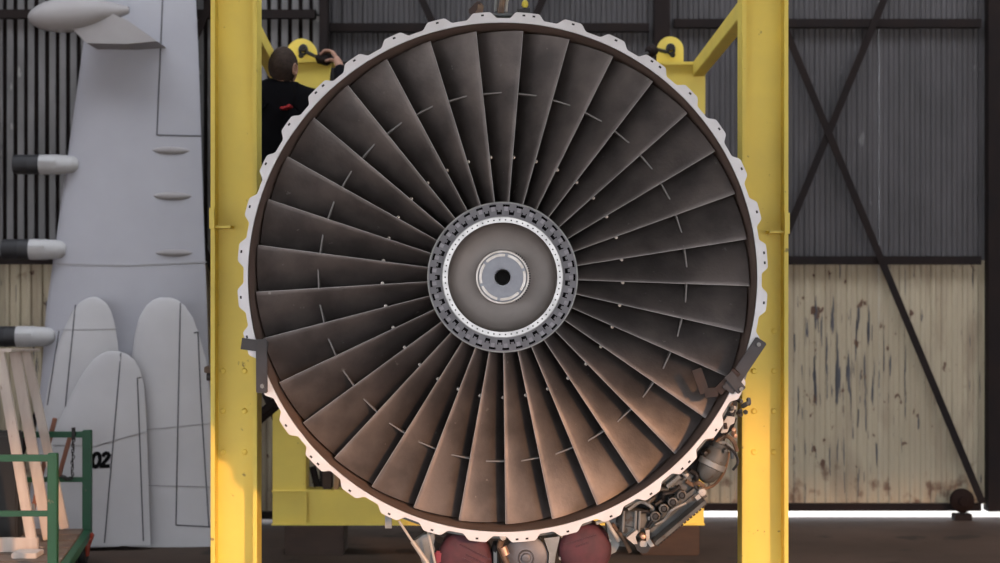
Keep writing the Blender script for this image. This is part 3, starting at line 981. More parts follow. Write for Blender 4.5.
MB().lathe([(0.001, -0.016), (0.010, -0.014), (0.015, -0.004), (0.014, 0.010), (0.008, 0.018), (0.001, 0.02)], P(525, 4.5, 0.14), (0, 0, 1), 14).build('yellow_knob', 'yellow_knob', eng, 50)
MB().tube([P(524.5, 18, 0.14), P(525, 5, 0.14)], 0.008, 8).build('knob_stem', 'shackle_black', eng, 40)
MB().bar(P(517, 12, 0.14), P(530, 11, 0.14), 0.04, 0.02).build('knob_base', 'shackle_black', eng)
# rear mount yoke
yk = MB()
YK = 2.97
yk.box((-0.86, YK - 0.06, 2.94), (0.80, YK + 0.06, 3.08))
yk.bar((-0.62, YK, 2.95), (-0.30, YK, 2.05), 0.1, 0.1)
yk.bar((0.58, YK, 2.95), (0.30, YK, 2.05), 0.1, 0.1)
yk.build('mount_yoke', 'bracket_steel', eng)

# ------------------------------------------------------------------ the yellow stand
st = empty('engine_stand', (0, 0.2, 0), 'yellow steel transport stand of posts and beams around the engine', 'stand')
def front_post(pxa, pxb, bolts, tab):
    Y0, Y1, YW = 0.70, 0.87, 0.80
    xa, xb = P(pxa, 0, Y0).x, P(pxb, 0, Y0).x
    r = empty('front_post', Vector(((xa + xb) / 2, 0.8, 0)) - st.location)
    r.parent = st
    t = 0.021
    z1 = 4.35
    b = MB()
    b.box((xa, Y0, 0.03), (xa + t, Y1, z1), bev=0.003)
    b.box((xb - t, Y0, 0.03), (xb, Y1, z1), bev=0.003)
    b.build('post_flange', 'yellow_paint', r)
    MB().box((xa + t, YW, 0.03), (xb - t, YW + 0.016, z1)).build('post_web', 'yellow_paint', r)
    MB().box((xa - 0.06, 0.60, 0), (xb + 0.06, 1.02, 0.03)).build('foot_plate', 'yellow_paint', r)
    for px, py in bolts:
        p = P(px, py, YW)
        MB().lathe([(0.001, -0.012), (0.009, -0.012), (0.0135, -0.008), (0.0145, 0.0)], p, (0, 1, 0), 12).build('bolt', 'yellow_paint', r, 40)
    p0, p1 = P(tab[0], tab[2], 0.74), P(tab[1], tab[2], 0.74)
    MB().box((p0.x, 0.695, p0.z - 0.006), (p1.x, YW, p0.z + 0.006)).build('tab_plate', 'yellow_paint', r)
    xx = xa + 0.012 if tab[3] < 0 else xb - 0.012
    MB().box((xx - 0.012, 0.66, p0.z - 0.01), (xx + 0.012, 0.72, p0.z + 0.09)).build('tab_lug', 'yellow_paint', r)
    return r
front_post(210.5, 257, [(x, y) for y in (371, 411, 452) for x in (223, 244.5)], (212, 232, 227, -1))
front_post(742, 788.5, [(774, 331), (774, 371), (754, 371), (774, 411), (754, 411), (774, 452), (754, 452)], (768, 788, 232, 1))

YR = 3.25
zb1, zb2 = P(0, 490, YR).z, P(0, 525, YR).z
def rear_post(pxa, pxb, ptop):
    a, b_ = P(pxa, 0, YR), P(pxb, 0, YR)
    z1 = P(0, ptop, YR).z
    MB().box((a.x, YR, zb2), (b_.x, YR + 0.20, z1), bev=0.006).build('rear_post', 'yellow_paint', st)
rear_post(272.5, 306, 66)
rear_post(671, 704, 66)
# lower cross beam: channel with lips and stiffeners
xa, xb = P(306, 0, YR).x, P(671, 0, YR).x
b = MB()
b.box((xa, YR + 0.02, zb2), (xb, YR + 0.16, zb1))
cb = b.build('cross_beam', 'yellow_paint', st)
for z in (zb1, zb2 + 0.012):
    MB().box((P(272, 0, YR).x, YR - 0.022, z - 0.012), (P(704.5, 0, YR).x, YR - 0.001, z), bev=0.002).build('beam_lip', 'yellow_paint', cb)
for px in (305.5, 420, 560, 671):
    x = P(px, 0, YR).x
    MB().box((x - 0.008, YR - 0.018, zb2 + 0.014), (x + 0.008, YR - 0.001, zb1 - 0.014)).build('beam_stiffener', 'yellow_paint', cb)
# head plates that reach inward, with round lifting lugs
def head(px0, px1, pytop, pybot, lug, mirror):
    r = empty('head_plate', P((px0 + px1) / 2, pytop, YR) - st.location)
    r.parent = st
    z0, z1 = P(0, pybot, YR).z, P(0, pytop, YR).z
    pts = [P(px0, pytop, YR), P(px1, pytop, YR), P(px1 - 3 * mirror, pybot, YR), P(px0, pybot + 10, YR)]
    MB().prism([(p.x, p.z) for p in pts], YR - 0.07, YR - 0.02).build('gusset', 'yellow_paint', r)
    xs = sorted((P(px0, 0, YR).x, P(px1, 0, YR).x))
    MB().box((xs[0] - 0.005, YR - 0.10, z1), (xs[1] + 0.008, YR + 0.20, z1 + 0.018)).build('cap_plate', 'yellow_paint', r)
    c = P(lug[0], lug[1], YR)
    rad = lug[2] / sc(YR)
    zt = z1 + 0.018
    poly = [(c.x - rad, zt)] + [(c.x + rad * math.cos(a), c.z + rad * math.sin(a)) for a in [PI - PI * k / 16 for k in range(17)]] + [(c.x + rad, zt)]
    MB().prism(poly, YR - 0.02, YR + 0.02).build('lifting_lug', 'yellow_paint', r)
    return c
c = head(272, 332, 64, 91, (302, 54, 15), 1)
lug_l = c
c2 = head(704, 648, 66.5, 105, (670, 50, 13.2), -1)
# shackles and turnbuckles to the engine's rear yoke
def link(c, sgn, pend, body):
    r = empty('turnbuckle', c - st.location)
    r.parent = st
    b = MB()
    ring = [c + Vector((0.0, -0.045, 0.0)) + Vector((math.cos(a) * 0.022, math.sin(a) * 0.012, math.sin(a) * 0.03)) for a in [2 * PI * k / 14 for k in range(14)]]
    b.tube(ring, 0.009, 8, closed=True)
    b.tube([c + Vector((0, -0.07, 0.01)), c + Vector((0, 0.045, 0.01))], 0.019, 10)
    b.tube([c + Vector((-0.01 * sgn, -0.075, -0.04)), c + Vector((-0.01 * sgn, -0.03, -0.03))], 0.017, 8)
    b.build('shackle', 'shackle_black', r, 40)
    q = c + Vector((0.03 * sgn, -0.07, -0.02))
    MB().tube([q, body[0]], 0.012, 8).build('screw_rod', 'shackle_black', r, 40)
    MB().tube([body[0], body[0].lerp(body[1], 0.2), body[0].lerp(body[1], 0.8), body[1]], [0.02, 0.036, 0.036, 0.02], 10).build('turnbuckle_body', 'steel_dark', r, 40)
    MB().tube([body[1], pend], 0.012, 8).build('screw_rod', 'shackle_black', r, 40)
link(c + Vector((0.012, 0, 0.02)), 1, Vector((-0.84, YK, 3.01)), (P(317.5, 57.5, 3.05), P(330, 61, 3.0)))
link(c2 + Vector((-0.0, 0, 0.0)), -1, Vector((0.78, YK, 3.03)), (P(655, 49, 3.1), P(648, 53, 3.05)))
# side rails from the front posts back to the head plates
for (xf, xr_, zf_, zr_, sg) in ((1.162, 1.172, 3.04, 3.0, 1), (-1.245, -1.375, 3.04, 2.998, -1)):
    MB().bar((xf + sg * 0.035, 0.865, zf_), (xr_ + sg * 0.035, YR + 0.0, zr_), 0.07, 0.09, up=Vector((0, 0, 1)), bev=0.004).build('side_rail', 'yellow_paint', st)

# wooden blocks under the rear of the stand
def wood(a, b_, name, label, m='brown_wood', group=None):
    o = MB().box(a, b_, bev=0.008).build(name, m, label=label, cat='block', group=group)
    return o
zt = zb2 - 0.0
wood((P(285, 0, YR).x, YR - 0.03, 0), (P(344, 0, YR).x, YR + 0.28, zt), 'wooden_block', 'dark wooden block under the stand beam, on the side nearer the wing')
wood((P(640, 0, YR).x, YR - 0.03, 0), (P(699, 0, YR).x, YR + 0.28, zt), 'wooden_block', 'dark wooden block under the stand beam, below the gearbox')
# odds and ends lying on the cross beam
w1 = P(323, 490, YR)
MB().box((P(322, 0, YR).x, YR + 0.03, zb1), (P(331, 0, YR).x, YR + 0.13, P(0, 468, YR).z), bev=0.006).build('wooden_chock', 'brown_wood', label='reddish brown wooden chock standing on the lower yellow beam', cat='chock')
MB().bar(Vector((P(335, 0, YR).x, YR + 0.08, zb1)), Vector((P(337, 0, YR).x, YR + 0.08, P(0, 472, YR).z)), 0.028, 0.08, up=Vector((0, 1, 0))).build('wooden_lath', 'light_wood', label='pale wooden lath standing on the lower yellow beam beside the chock', cat='lath')
MB().tube([Vector((P(316, 0, YR).x, YR + 0.08, zb1 + 0.012)), Vector((P(311, 0, YR).x, YR + 0.08, P(0, 468, YR).z))], 0.022, 10).build('steel_pin', 'steel_dark', label='dark steel pin leaning on the rear yellow post above the beam', cat='pin')

# ------------------------------------------------------------------ the work platform and the mechanic
DK = 1.235
wp = empty('work_platform', (-1.5, 2.4, 0), 'narrow scaffold stand the mechanic works from behind the yellow post', 'platform')
for i in range(3):
    MB().box((-1.62 + 0.19 * i, 1.85, DK - 0.035), (-1.62 + 0.19 * i + 0.18, 2.98, DK), bev=0.004).build('deck_board', 'deck_wood', wp)
for y in (1.95, 2.88):
    MB().tube([(-1.555, y, 0.0), (-1.555, y, DK - 0.035)], 0.024, 10).build('leg', 'bracket_steel', wp, 40)
    MB().tube([(-1.62, y, DK - 0.06), (-1.06, y, DK - 0.06)], 0.022, 10).build('bearer', 'bracket_steel', wp, 40)
    MB().tube([(-1.555, y, 0.78), (-1.10, y, DK - 0.075)], 0.024, 10).build('brace', 'steel_dark', wp, 40)
MB().tube([(-1.555, 1.95, 0.25), (-1.555, 2.88, 0.25)], 0.02, 8).build('tie_bar', 'bracket_steel', wp, 40)
MB().box((-1.66, 1.85, 0), (-1.46, 3.0, 0.02)).build('base_plate', 'bracket_steel', wp)

def skin_mesh(chains, levels=2):
    """one continuous surface grown along chains of (point, radius); chains share their joint by coordinates"""
    me = bpy.data.meshes.new('skin')
    idx, verts, rad, edges = {}, [], [], []
    for ch in chains:
        last = None
        for p, r_ in ch:
            k = tuple(round(x, 4) for x in p)
            if k not in idx:
                idx[k] = len(verts)
                verts.append(tuple(p))
                rad.append(r_)
            if last is not None and last != idx[k]:
                edges.append((last, idx[k]))
            last = idx[k]
    me.from_pydata(verts, edges, [])
    o = bpy.data.objects.new('skin', me)
    COL.objects.link(o)
    sk = o.modifiers.new('skin', 'SKIN')
    sk.use_smooth_shade = True
    lay = me.skin_vertices[0].data
    for i, r_ in enumerate(rad):
        rr = r_ if isinstance(r_, tuple) else (r_, r_)
        lay[i].radius = rr
        lay[i].use_root = (i == 0)
    ss = o.modifiers.new('sub', 'SUBSURF')
    ss.levels = ss.render_levels = levels
    dg = bpy.context.evaluated_depsgraph_get()
    dg.update()
    ev = o.evaluated_get(dg)
    m2 = bpy.data.meshes.new_from_object(ev)
    vs = [v.co.copy() for v in m2.vertices]
    fs = [tuple(p.vertices) for p in m2.polygons]
    bpy.data.objects.remove(o)
    b = MB()
    b.add(vs, fs)
    return b

pr = empty('person', (-1.33, 2.42, DK), 'person with short brown hair and a black jacket, seen from behind, gripping the turnbuckle', 'person')
hd = P(283.5, 68, 2.42)           # head centre
V = Vector
hx, hy, hz = hd
pel = V((-1.36, 2.36, DK + 0.95))
# legs, hips and feet (trousers), torso and arms (jacket), head, neck and hands (body)
sh_r, sh_l = V((-1.13, 2.43, 2.725)), V((-1.48, 2.42, 2.705))
chest = V((-1.325, 2.40, 2.55))
neckb = V((-1.295, 2.415, 2.765))
el_r = V((-0.925, 2.60, 2.755))
wr_r = V((-0.965, 2.80, 2.965))
el_l = V((-1.53, 2.58, 2.40))
wr_l = V((-1.33, 2.78, 2.44))
def legs(g):
    ch = []
    for s_, dx in ((-1, -0.10), (1, 0.10)):
        hip = pel + V((dx, 0, -0.06))
        kn = V((pel.x + dx * 1.1, pel.y + 0.03, DK + 0.50))
        an = V((pel.x + dx * 1.15, pel.y - 0.02, DK + 0.09))
        ch.append([(pel, 0.13 + g), (hip, 0.095 + g), (hip.lerp(kn, 0.5), 0.078 + g), (kn, 0.06 + g), (kn.lerp(an, 0.4), 0.055 + g), (an, 0.042 + g)])
    return ch
body = [[(pel, 0.12), (V((-1.35, 2.38, 2.33)), 0.105), (chest, 0.115), (neckb, 0.065), (V((-1.275, 2.425, 2.83)), 0.055), (V((-1.27, 2.43, 2.85)), 0.052)],
        [(chest, 0.115), (sh_r, 0.06), (sh_r.lerp(el_r, 0.5), 0.045), (el_r, 0.036), (el_r.lerp(wr_r, 0.5), 0.034), (wr_r, 0.025)],
        [(chest, 0.115), (sh_l, 0.06), (sh_l.lerp(el_l, 0.5), 0.045), (el_l, 0.036), (wr_l, 0.025)]] + legs(-0.012)
# right hand closing on the turnbuckle
grip = P(326, 59, 3.02)
palm = wr_r + (grip + V((0.055, -0.02, 0.02)) - wr_r) * 0.55
body[1] += [(palm, 0.030)]
tr_r, tr_l = V((-1.205, 2.42, 2.765)), V((-1.39, 2.415, 2.755))
body += [[(neckb, 0.065), (tr_r, 0.05), (sh_r, 0.06)], [(neckb, 0.065), (tr_l, 0.05), (sh_l, 0.06)]]
for k in range(4):
    base = palm + V((-0.004, 0.012 * (k - 1.5), 0.022 - 0.004 * abs(k - 1.4)))
    k1 = grip + V((0.034 + 0.003 * k, 0.020 * (k - 1.5) + 0.0, 0.044))
    k2 = grip + V((-0.004, 0.020 * (k - 1.5), 0.050))
    k3 = grip + V((-0.036, 0.020 * (k - 1.5), 0.020 - 0.004 * k))
    body.append([(palm, 0.030), (base, 0.012), (k1, 0.0105), (k2, 0.010), (k3, 0.008)])
tb = palm + V((0.0, -0.028, -0.004))
body.append([(palm, 0.030), (tb, 0.013), (grip + V((0.03, -0.045, -0.01)), 0.011), (grip + V((-0.004, -0.05, -0.02)), 0.009)])
# left hand, relaxed
pl_ = wr_l + V((0.06, 0.03, 0.0))
body[2] += [(pl_, 0.028)]
for k in range(4):
    d = V((0.045, 0.012, 0.018 * (1.5 - k)))
    body.append([(pl_, 0.028), (pl_ + d * 0.8, 0.011), (pl_ + d * 1.4 + V((0.012, 0.02, 0)), 0.0095), (pl_ + d * 1.5 + V((0.012, 0.045 - 0.004 * abs(k - 1.3), 0)), 0.008)])
body.append([(pl_, 0.028), (pl_ + V((0.01, 0.03, 0.03)), 0.012), (pl_ + V((0.04, 0.055, 0.035)), 0.009)])
bb = skin_mesh(body, 2)
# head joined to the neck: turned a little toward the hand
bm = bmesh.new()
bmesh.ops.create_icosphere(bm, subdivisions=4, radius=1.0)
yaw = R(-24)          # face looks away from the camera and toward the right hand
Rz = Matrix.Rotation(yaw, 3, 'Z')
def head_shape(v):
    # local frame: +y face, x ears, z up
    x, y, z = v
    hx_, hy_, hz_ = 0.077, 0.098, 0.118
    X, Yh, Z = x * hx_, y * hy_, z * hz_
    if z < -0.1:
        k = min(1, (-z - 0.1) / 0.9)
        X *= 1 - 0.30 * k
        Yh = Yh * (1 - 0.12 * k) + 0.018 * k
    if y < 0:
        Yh *= 1.04
    # nose, brow, eye hollows, lips, chin
    def bumpf(cx, cz, sx, sz, a):
        return a * math.exp(-((X - cx) / sx) ** 2 - ((Z - cz) / sz) ** 2) if y > 0.2 else 0
    Yh += bumpf(0, -0.022, 0.012, 0.020, 0.024) + bumpf(0, 0.0, 0.009, 0.03, 0.010) + bumpf(0, 0.022, 0.05, 0.010, 0.005)
    Yh += bumpf(-0.030, 0.004, 0.014, 0.010, -0.007) + bumpf(0.030, 0.004, 0.014, 0.010, -0.007)
    Yh += bumpf(0, -0.055, 0.022, 0.007, 0.006) + bumpf(0, -0.090, 0.022, 0.014, 0.008)
    return V((X, Yh, Z))
hv = []
bm.verts.index_update()
for v in bm.verts:
    hv.append(hd + Rz @ head_shape(v.co))
hf = [tuple(x.index for x in f.verts) for f in bm.faces]
bm.free()
bb.add(hv, hf)
for s_ in (-1, 1):                # ears
    e = []
    for k in range(12):
        a = 2 * PI * k / 12
        e.append(hd + Rz @ V((s_ * (0.079 + 0.008 * math.cos(a) * 0.3), -0.006 + 0.016 * math.cos(a), -0.012 + 0.030 * math.sin(a))))
    bb.tube(e, 0.007, 6, closed=True)
    bb.box((-0.002, -0.012, -0.026), (0.004, 0.012, 0.026), Matrix.Translation(hd + Rz @ V((s_ * 0.077, -0.006, -0.012))) @ Rz.to_4x4())
bd = bb.build('body', 'skin', pr, 60)
for s_ in (-1, 1):
    MB().lathe([(0.001, 0.011), (0.007, 0.009), (0.010, 0.004), (0.010, -0.004), (0.001, -0.008)], hd + Rz @ V((s_ * 0.030, 0.078, 0.004)), Rz @ V((0, 1, 0)), 10).build('eye', 'pod_white', bd, 60)
# short hair: cap over the skull
bm = bmesh.new()
bmesh.ops.create_icosphere(bm, subdivisions=4, radius=1.0)
kill = [v for v in bm.verts if (v.co.y > 0.5 and v.co.z < 0.60) or (v.co.z < -0.72) or (v.co.y > 0.12 and v.co.z < 0.05)]
bmesh.ops.delete(bm, geom=kill, context='VERTS')
bm.verts.index_update()
hv = [hd + Rz @ (head_shape(v.co) * (1.045 + 0.008 * math.sin(v.co.x * 31) * math.sin(v.co.z * 37))) for v in bm.verts]
hf = [tuple(x.index for x in f.verts) for f in bm.faces]
bm.free()
MB().add(hv, hf).build('hair', 'hair_brown', pr, 60)
jk = [[(pel + V((0, 0, -0.13)), (0.168, 0.150)), (pel + V((0, 0, 0.03)), (0.165, 0.145)), (V((-1.35, 2.38, 2.33)), (0.165, 0.135)), (chest, (0.165, 0.135)), (V((-1.31, 2.405, 2.70)), (0.13, 0.10)), (neckb + V((0.004, 0, 0.02)), 0.082), (V((-1.270, 2.423, 2.862)), 0.080)],
      [(chest, (0.165, 0.135)), (sh_r, 0.082), (sh_r.lerp(el_r, 0.5), 0.064), (el_r, 0.056), (el_r.lerp(wr_r, 0.5), 0.050), (wr_r + (palm - wr_r) * 0.25, 0.040)],
      [(neckb + V((0.004, 0, 0.02)), 0.082), (tr_r, 0.072), (sh_r, 0.082)], [(neckb + V((0.004, 0, 0.02)), 0.082), (tr_l, 0.072), (sh_l, 0.082)],
      [(chest, (0.165, 0.135)), (sh_l, 0.082), (sh_l.lerp(el_l, 0.5), 0.064), (el_l, 0.056), (wr_l + (el_l - wr_l) * 0.06, 0.040)]]
skin_mesh(jk, 2).build('jacket', 'jacket_black', pr, 60)
skin_mesh(legs(0.014), 2).build('trousers', 'trouser_blue', pr, 60)
for dx in (-0.115, 0.115):
    a = V((pel.x + dx, pel.y - 0.06, DK))
    s_ = MB()
    s_.box(a + V((-0.05, -0.05, 0)), a + V((0.05, 0.22, 0.025)), bev=0.01)
    s_.tube([a + V((0, -0.015, 0.05)), a + V((0, 0.06, 0.055)), a + V((0, 0.13, 0.04)), a + V((0, 0.20, 0.03))], [0.045, 0.05, 0.042, 0.03], 10)
    s_.tube([a + V((0, 0.035, 0.04)), a + V((0, 0.035, 0.12))], 0.052, 10)
    s_.build('shoe', 'shoe_black', pr, 50)
# slanted red mark on the back of the jacket
lg = MB()
for k, (a, b_) in enumerate((((281.3, 109.0), (284.2, 108.4)), ((284.6, 108.8), (287.4, 107.6)), ((287.8, 107.6), (291.6, 105.8)))):
    lg.bar(P(a[0], a[1], 2.27), P(b_[0], b_[1], 2.27), 0.14, 0.013, up=V((0, 0, 1)), bev=0.003)
lg.build('back_logo', 'logo_red', pr)

# ------------------------------------------------------------------ wing and tailplanes
class Panel:
    """a flying surface standing on its root edge and leaning back; rows of (py, pxLeft, pxRight)"""
    def __init__(s, rows, Y0, lean, th, taper, nose=0.5):
        s.Y0, s.lean, s.th = Y0, lean, th
        s.nose = nose
        s.rows = []
        for k, (py, a, b_) in enumerate(rows):
            Y = Y0
            for _ in range(12):
                z = H + (CY - py) / sc(Y)
                Y = Y0 + lean * z
            z = max(0.0, H + (CY - py) / sc(Y))
            t = taper[k] if taper else 1.0
            s.rows.append((z, (a - CX) / sc(Y), (b_ - CX) / sc(Y), t))
        s.rows.sort()

    def shape(s, u):
        u = min(max(u, 0), 1)
        # blunt nose at u=0, fine tail at u=1
        c = u ** 0.55 * (1 - u) ** 0.85
        return c / 0.4216

    def at(s, z):
        rs = s.rows
        if z <= rs[0][0]:
            return rs[0]
        for a, b_ in zip(rs[:-1], rs[1:]):
            if z <= b_[0]:
                f = (z - a[0]) / max(1e-9, b_[0] - a[0])
                return tuple(a[i] + (b_[i] - a[i]) * f for i in range(4))
        return rs[-1]

    def front(s, x, z):
        r = s.at(z)
        u = (x - r[1]) / max(1e-6, r[2] - r[1])
        return s.Y0 + s.lean * z - s.th * r[3] * s.shape(u) * 0.6

    def mesh(s, nc=20, sub=2):
        b = MB()
        zs = []
        for a, c in zip(s.rows[:-1], s.rows[1:]):
            zs += [a[0] + (c[0] - a[0]) * k / sub for k in range(sub)]
        zs.append(s.rows[-1][0])
        vs, fs = [], []
        us = [(1 - math.cos(PI * k / nc)) / 2 for k in range(nc + 1)]
        for z in zs:
            _, xl, xr, t = s.at(z)
            for side in (1, -1):
                for k in (range(nc + 1) if side == 1 else range(nc - 1, 0, -1)):
                    u = us[k]
                    y = s.Y0 + s.lean * z - (s.th * t * s.shape(u) * 0.6 if side == 1 else -s.th * t * s.shape(u) * 0.4)
                    vs.append((xl + (xr - xl) * u, y, z))
        m = 2 * nc
        for i in range(len(zs) - 1):
            for k in range(m):
                l = (k + 1) % m
                fs.append((i * m + k, i * m + l, (i + 1) * m + l, (i + 1) * m + k))
        fs.append(tuple(range(m - 1, -1, -1)))
        fs.append(tuple((len(zs) - 1) * m + k for k in range(m)))
        return b.add(vs, fs)

    def pt(s, px, py, lift=0.003):
        Y = s.Y0
        for _ in range(14):
            x, z = (px - CX) / sc(Y), H + (CY - py) / sc(Y)
            Y = s.front(x, z)
        return V((x, Y - lift, z))

    def seam(s, pts, w, parent, m='seam_dark', n=10):
        """narrow strip laid on the surface through picture points"""
        b = MB()
        for (a, c) in zip(pts[:-1], pts[1:]):
            q = [s.pt(a[0] + (c[0] - a[0]) * k / n, a[1] + (c[1] - a[1]) * k / n, 0.001) for k in range(n + 1)]
            for p0, p1 in zip(q[:-1], q[1:]):
                b.bar(p0, p1, w, 0.006, up=V((0, 1, 0)))
        return b.build('panel_seam', m, parent)

wrows = [(552, 26, 222), (440, 35, 214), (380, 41, 209.5), (311, 46, 207), (200, 61.5, 203), (100, 75.5, 200), (43, 83.5, 198), (-60, 97, 193.5), (-120, 106, 191)]
WG = Panel(wrows, 4.12, 0.085, 0.20, None)
wg = empty('aircraft_wing', (-2.5, 4.2, 0), 'tall pale grey aircraft wing stood on end against the hangar doors, pods along one edge', 'wing')
WG.mesh(24, 2).build('wing_skin', 'wing_paint', wg, 60)
WG.seam([(163.5, -20), (157, 135), (201, 136)], 0.008, wg)
WG.seam([(53, 264), (130, 265.5), (206.5, 262)], 0.009, wg, 'seam_soft')
for (px, py, wpx, hpx) in ((171, 150.5, 38, 8.5), (172.5, 196, 39, 9), (174, 253, 38, 8)):
    p = WG.pt(px, py, -0.01)
    s_ = sc(p.y)
    L, hh = wpx / s_ / 2, hpx / s_ / 2
    b = MB()
    n = 14
    vs, fs = [], []
    pts, rr = [], []
    vs = []
    for i in range(n + 1):
        f = -1 + 2 * i / n
        rad = hh * max(0.02, (1 - abs(f) ** 2.0)) ** 0.8
        x = p.x + f * L
        yb = WG.front(x, p.z) + 0.004
        for k in range(10):
            a = 2 * PI * k / 10
            vs.append((x, yb - math.cos(a) * rad * 0.9, p.z + math.sin(a) * rad))
    fs = [(i * 10 + k, i * 10 + (k + 1) % 10, (i + 1) * 10 + (k + 1) % 10, (i + 1) * 10 + k) for i in range(n) for k in range(10)]
    b.add(vs, fs).build('hinge_fairing', 'fairing_paint', wg, 60)
for (c0, c1, b1, py, hpx) in ((14, 40, 80, 164.5, 19.5), (3, 30, 67, 249.5, 20.5), (-10, 17, 56, 336.5, 20.5)):
    Y = 4.12 + 0.085 * P(0, py, 4.3).z - 0.06
    a, q, e = P(c0, py, Y), P(c1, py, Y), P(b1, py, Y)
    r_ = hpx / sc(Y) / 2
    pod = empty('edge_pod', q - wg.location)
    pod.parent = wg
    MB().lathe([(0.001, 0), (r_ * 0.93, 0.0), (r_, 0.012), (r_, (q - a).length * 0.55), (r_ * 1.03, (q - a).length * 0.57), (r_ * 1.03, (q - a).length * 0.62), (r_, (q - a).length * 0.64), (r_, (q - a).length), (0.001, (q - a).length)], a, (1, 0, 0), 24).build('pod_cap', 'cap_dark', pod, 40)
    L = (e - q).length
    MB().lathe([(0.001, 0.001), (r_ * 1.02, 0.001), (r_ * 1.02, L * 0.42), (r_ * 0.97, L * 0.5), (r_ * 0.95, L * 0.7), (r_ * 0.82, L * 0.86), (r_ * 0.5, L * 0.97), (0.001, L)], q, (1, 0, 0), 24).build('pod_body', 'pod_white', pod, 35)
    MB().box((q.x + 0.005, Y - r_ * 1.15, q.z + r_ * 0.1), (q.x + L * 0.45, Y - r_ * 0.8, q.z + r_ * 0.35)).build('pod_rail', 'pod_white', pod)
# big pod with a swept pylon near the top of the frame
yp = 4.02
a, e = P(28, 18, yp), P(129, 10, yp)
L = (e - a).length
r_ = 17.5 / sc(yp)
prof = [(0.001, 0)]
for f, k in ((0.01, 0.22), (0.04, 0.42), (0.10, 0.64), (0.18, 0.83), (0.28, 0.96), (0.40, 1.0), (0.52, 0.97), (0.66, 0.82), (0.80, 0.58), (0.91, 0.38), (0.98, 0.24), (1.0, 0.18)):
    prof.append((r_ * k, L * f))
prof.append((0.001, L))
tp = empty('tip_pod', (a + e) / 2 - wg.location)
tp.parent = wg
MB().lathe(prof, a, e - a, 32).build('pod_shell', 'fairing_paint', tp, 50)
pts = [P(72, 28, yp), P(88, 44, yp), P(128, 45, yp), P(158, 42, yp), P(130, 22, yp), P(112, 14, yp)]
MB().prism([(p.x, p.z) for p in pts], yp - 0.05, 4.40).build('pylon', 'fairing_paint', tp)

def ell_rows(xc, ytop, rows):
    return rows
# tailplanes with round tips
A = Panel([(549, 24, 120), (470, 36, 120), (410, 44, 120), (380, 49, 120), (345, 58, 118), (325, 66, 115), (312, 72, 111.5), (303, 79, 106.5), (298.5, 86, 100), (297, 91, 96)], 3.60, 0.20, 0.10, [1, 1, 1, 1, .9, .75, .6, .45, .3, .15])
B = Panel([(546, 127, 226), (450, 130, 217), (390, 131, 209.5), (360, 131.5, 206), (335, 134.5, 199), (318, 139, 193), (306, 146, 185), (300, 153, 178), (297.5, 160, 171)], 3.60, 0.20, 0.10, [1, 1, 1, .95, .8, .62, .45, .3, .15])
Cc = Panel([(545, 38, 150.5), (480, 45, 148.5), (440, 51, 147), (410, 64, 145.8), (385, 76, 144), (370, 85, 140), (360, 93, 134.5), (354, 101, 127), (351, 108, 118)], 3.46, 0.22, 0.10, [1, 1, .95, .85, .72, .55, .4, .28, .14])
oA = empty('tailplane', (-2.6, 3.6, 0), 'pale grey round-tipped tail surface leaning on the wing, behind the green trolley', 'tailplane')
A.mesh(20, 3).build('tail_skin', 'tail_paint', oA, 60)
A.seam([(75.5, 305), (66, 400), (60, 540)], 0.0075, oA)
A.seam([(59, 331), (47.5, 405)], 0.0075, oA)
A.seam([(56, 330), (117, 329)], 0.005, oA, 'seam_soft')
oB = empty('tailplane', (-2.1, 3.6, 0), 'pale grey round-tipped tail surface leaning on the wing, next to the yellow post', 'tailplane')
B.mesh(20, 3).build('tail_skin', 'tail_paint', oB, 60)
B.seam([(180.5, 303), (178, 420), (176, 525), (215, 527)], 0.0075, oB)
B.seam([(194, 333), (198, 332), (201, 400), (209, 527)], 0.0075, oB)
B.seam([(133, 431), (212, 423)], 0.005, oB, 'seam_soft')
B.seam([(140, 485), (214, 487)], 0.005, oB, 'seam_soft')
oC = empty('tailplane', (-2.4, 3.46, 0), 'foremost of the three round-tipped tail surfaces, marked 02 in black', 'tailplane')
Cc.mesh(20, 3).build('tail_skin', 'tail_paint', oC, 60)
Cc.seam([(121, 353), (104.5, 543)], 0.0075, oC)
Cc.seam([(141.5, 377.5), (137.5, 378), (143.5, 541)], 0.0075, oC)
Cc.seam([(50, 445), (95, 446), (147, 431)], 0.005, oC, 'seam_soft')
# black italic 02
def digit(parts, parent):
    b = MB()
    for pts, w in parts:
        q = [Cc.pt(x, y, 0.002) for x, y in pts]
        for i, (p0, p1) in enumerate(zip(q[:-1], q[1:])):
            d = (p1 - p0).normalized() * w * 0.35
            b.bar(p0 - d, p1 + d, w, 0.004, up=V((0, 1, 0)))
    return b.build('number_marking', 'ink_black', parent, label='black italic marking 02')
def sl(x, y):
    return (x + (460 - y) * 0.12, y)
zero = [sl(96.3 + 3.6 * math.sin(a), 460 - 6.6 * math.cos(a)) for a in [2 * PI * k / 18 for k in range(19)]]
two = [sl(*p) for p in ((102.9, 455.6), (103.6, 453.9), (105.4, 453.2), (107.3, 453.6), (108.3, 455.2), (108.0, 457.3), (106.4, 459.8), (104.4, 462.4), (102.9, 464.8), (102.5, 466.3))]
digit([(zero, 0.024), (two, 0.024), ([sl(101.9, 466.2), sl(109.3, 466.0)], 0.024)], oC)

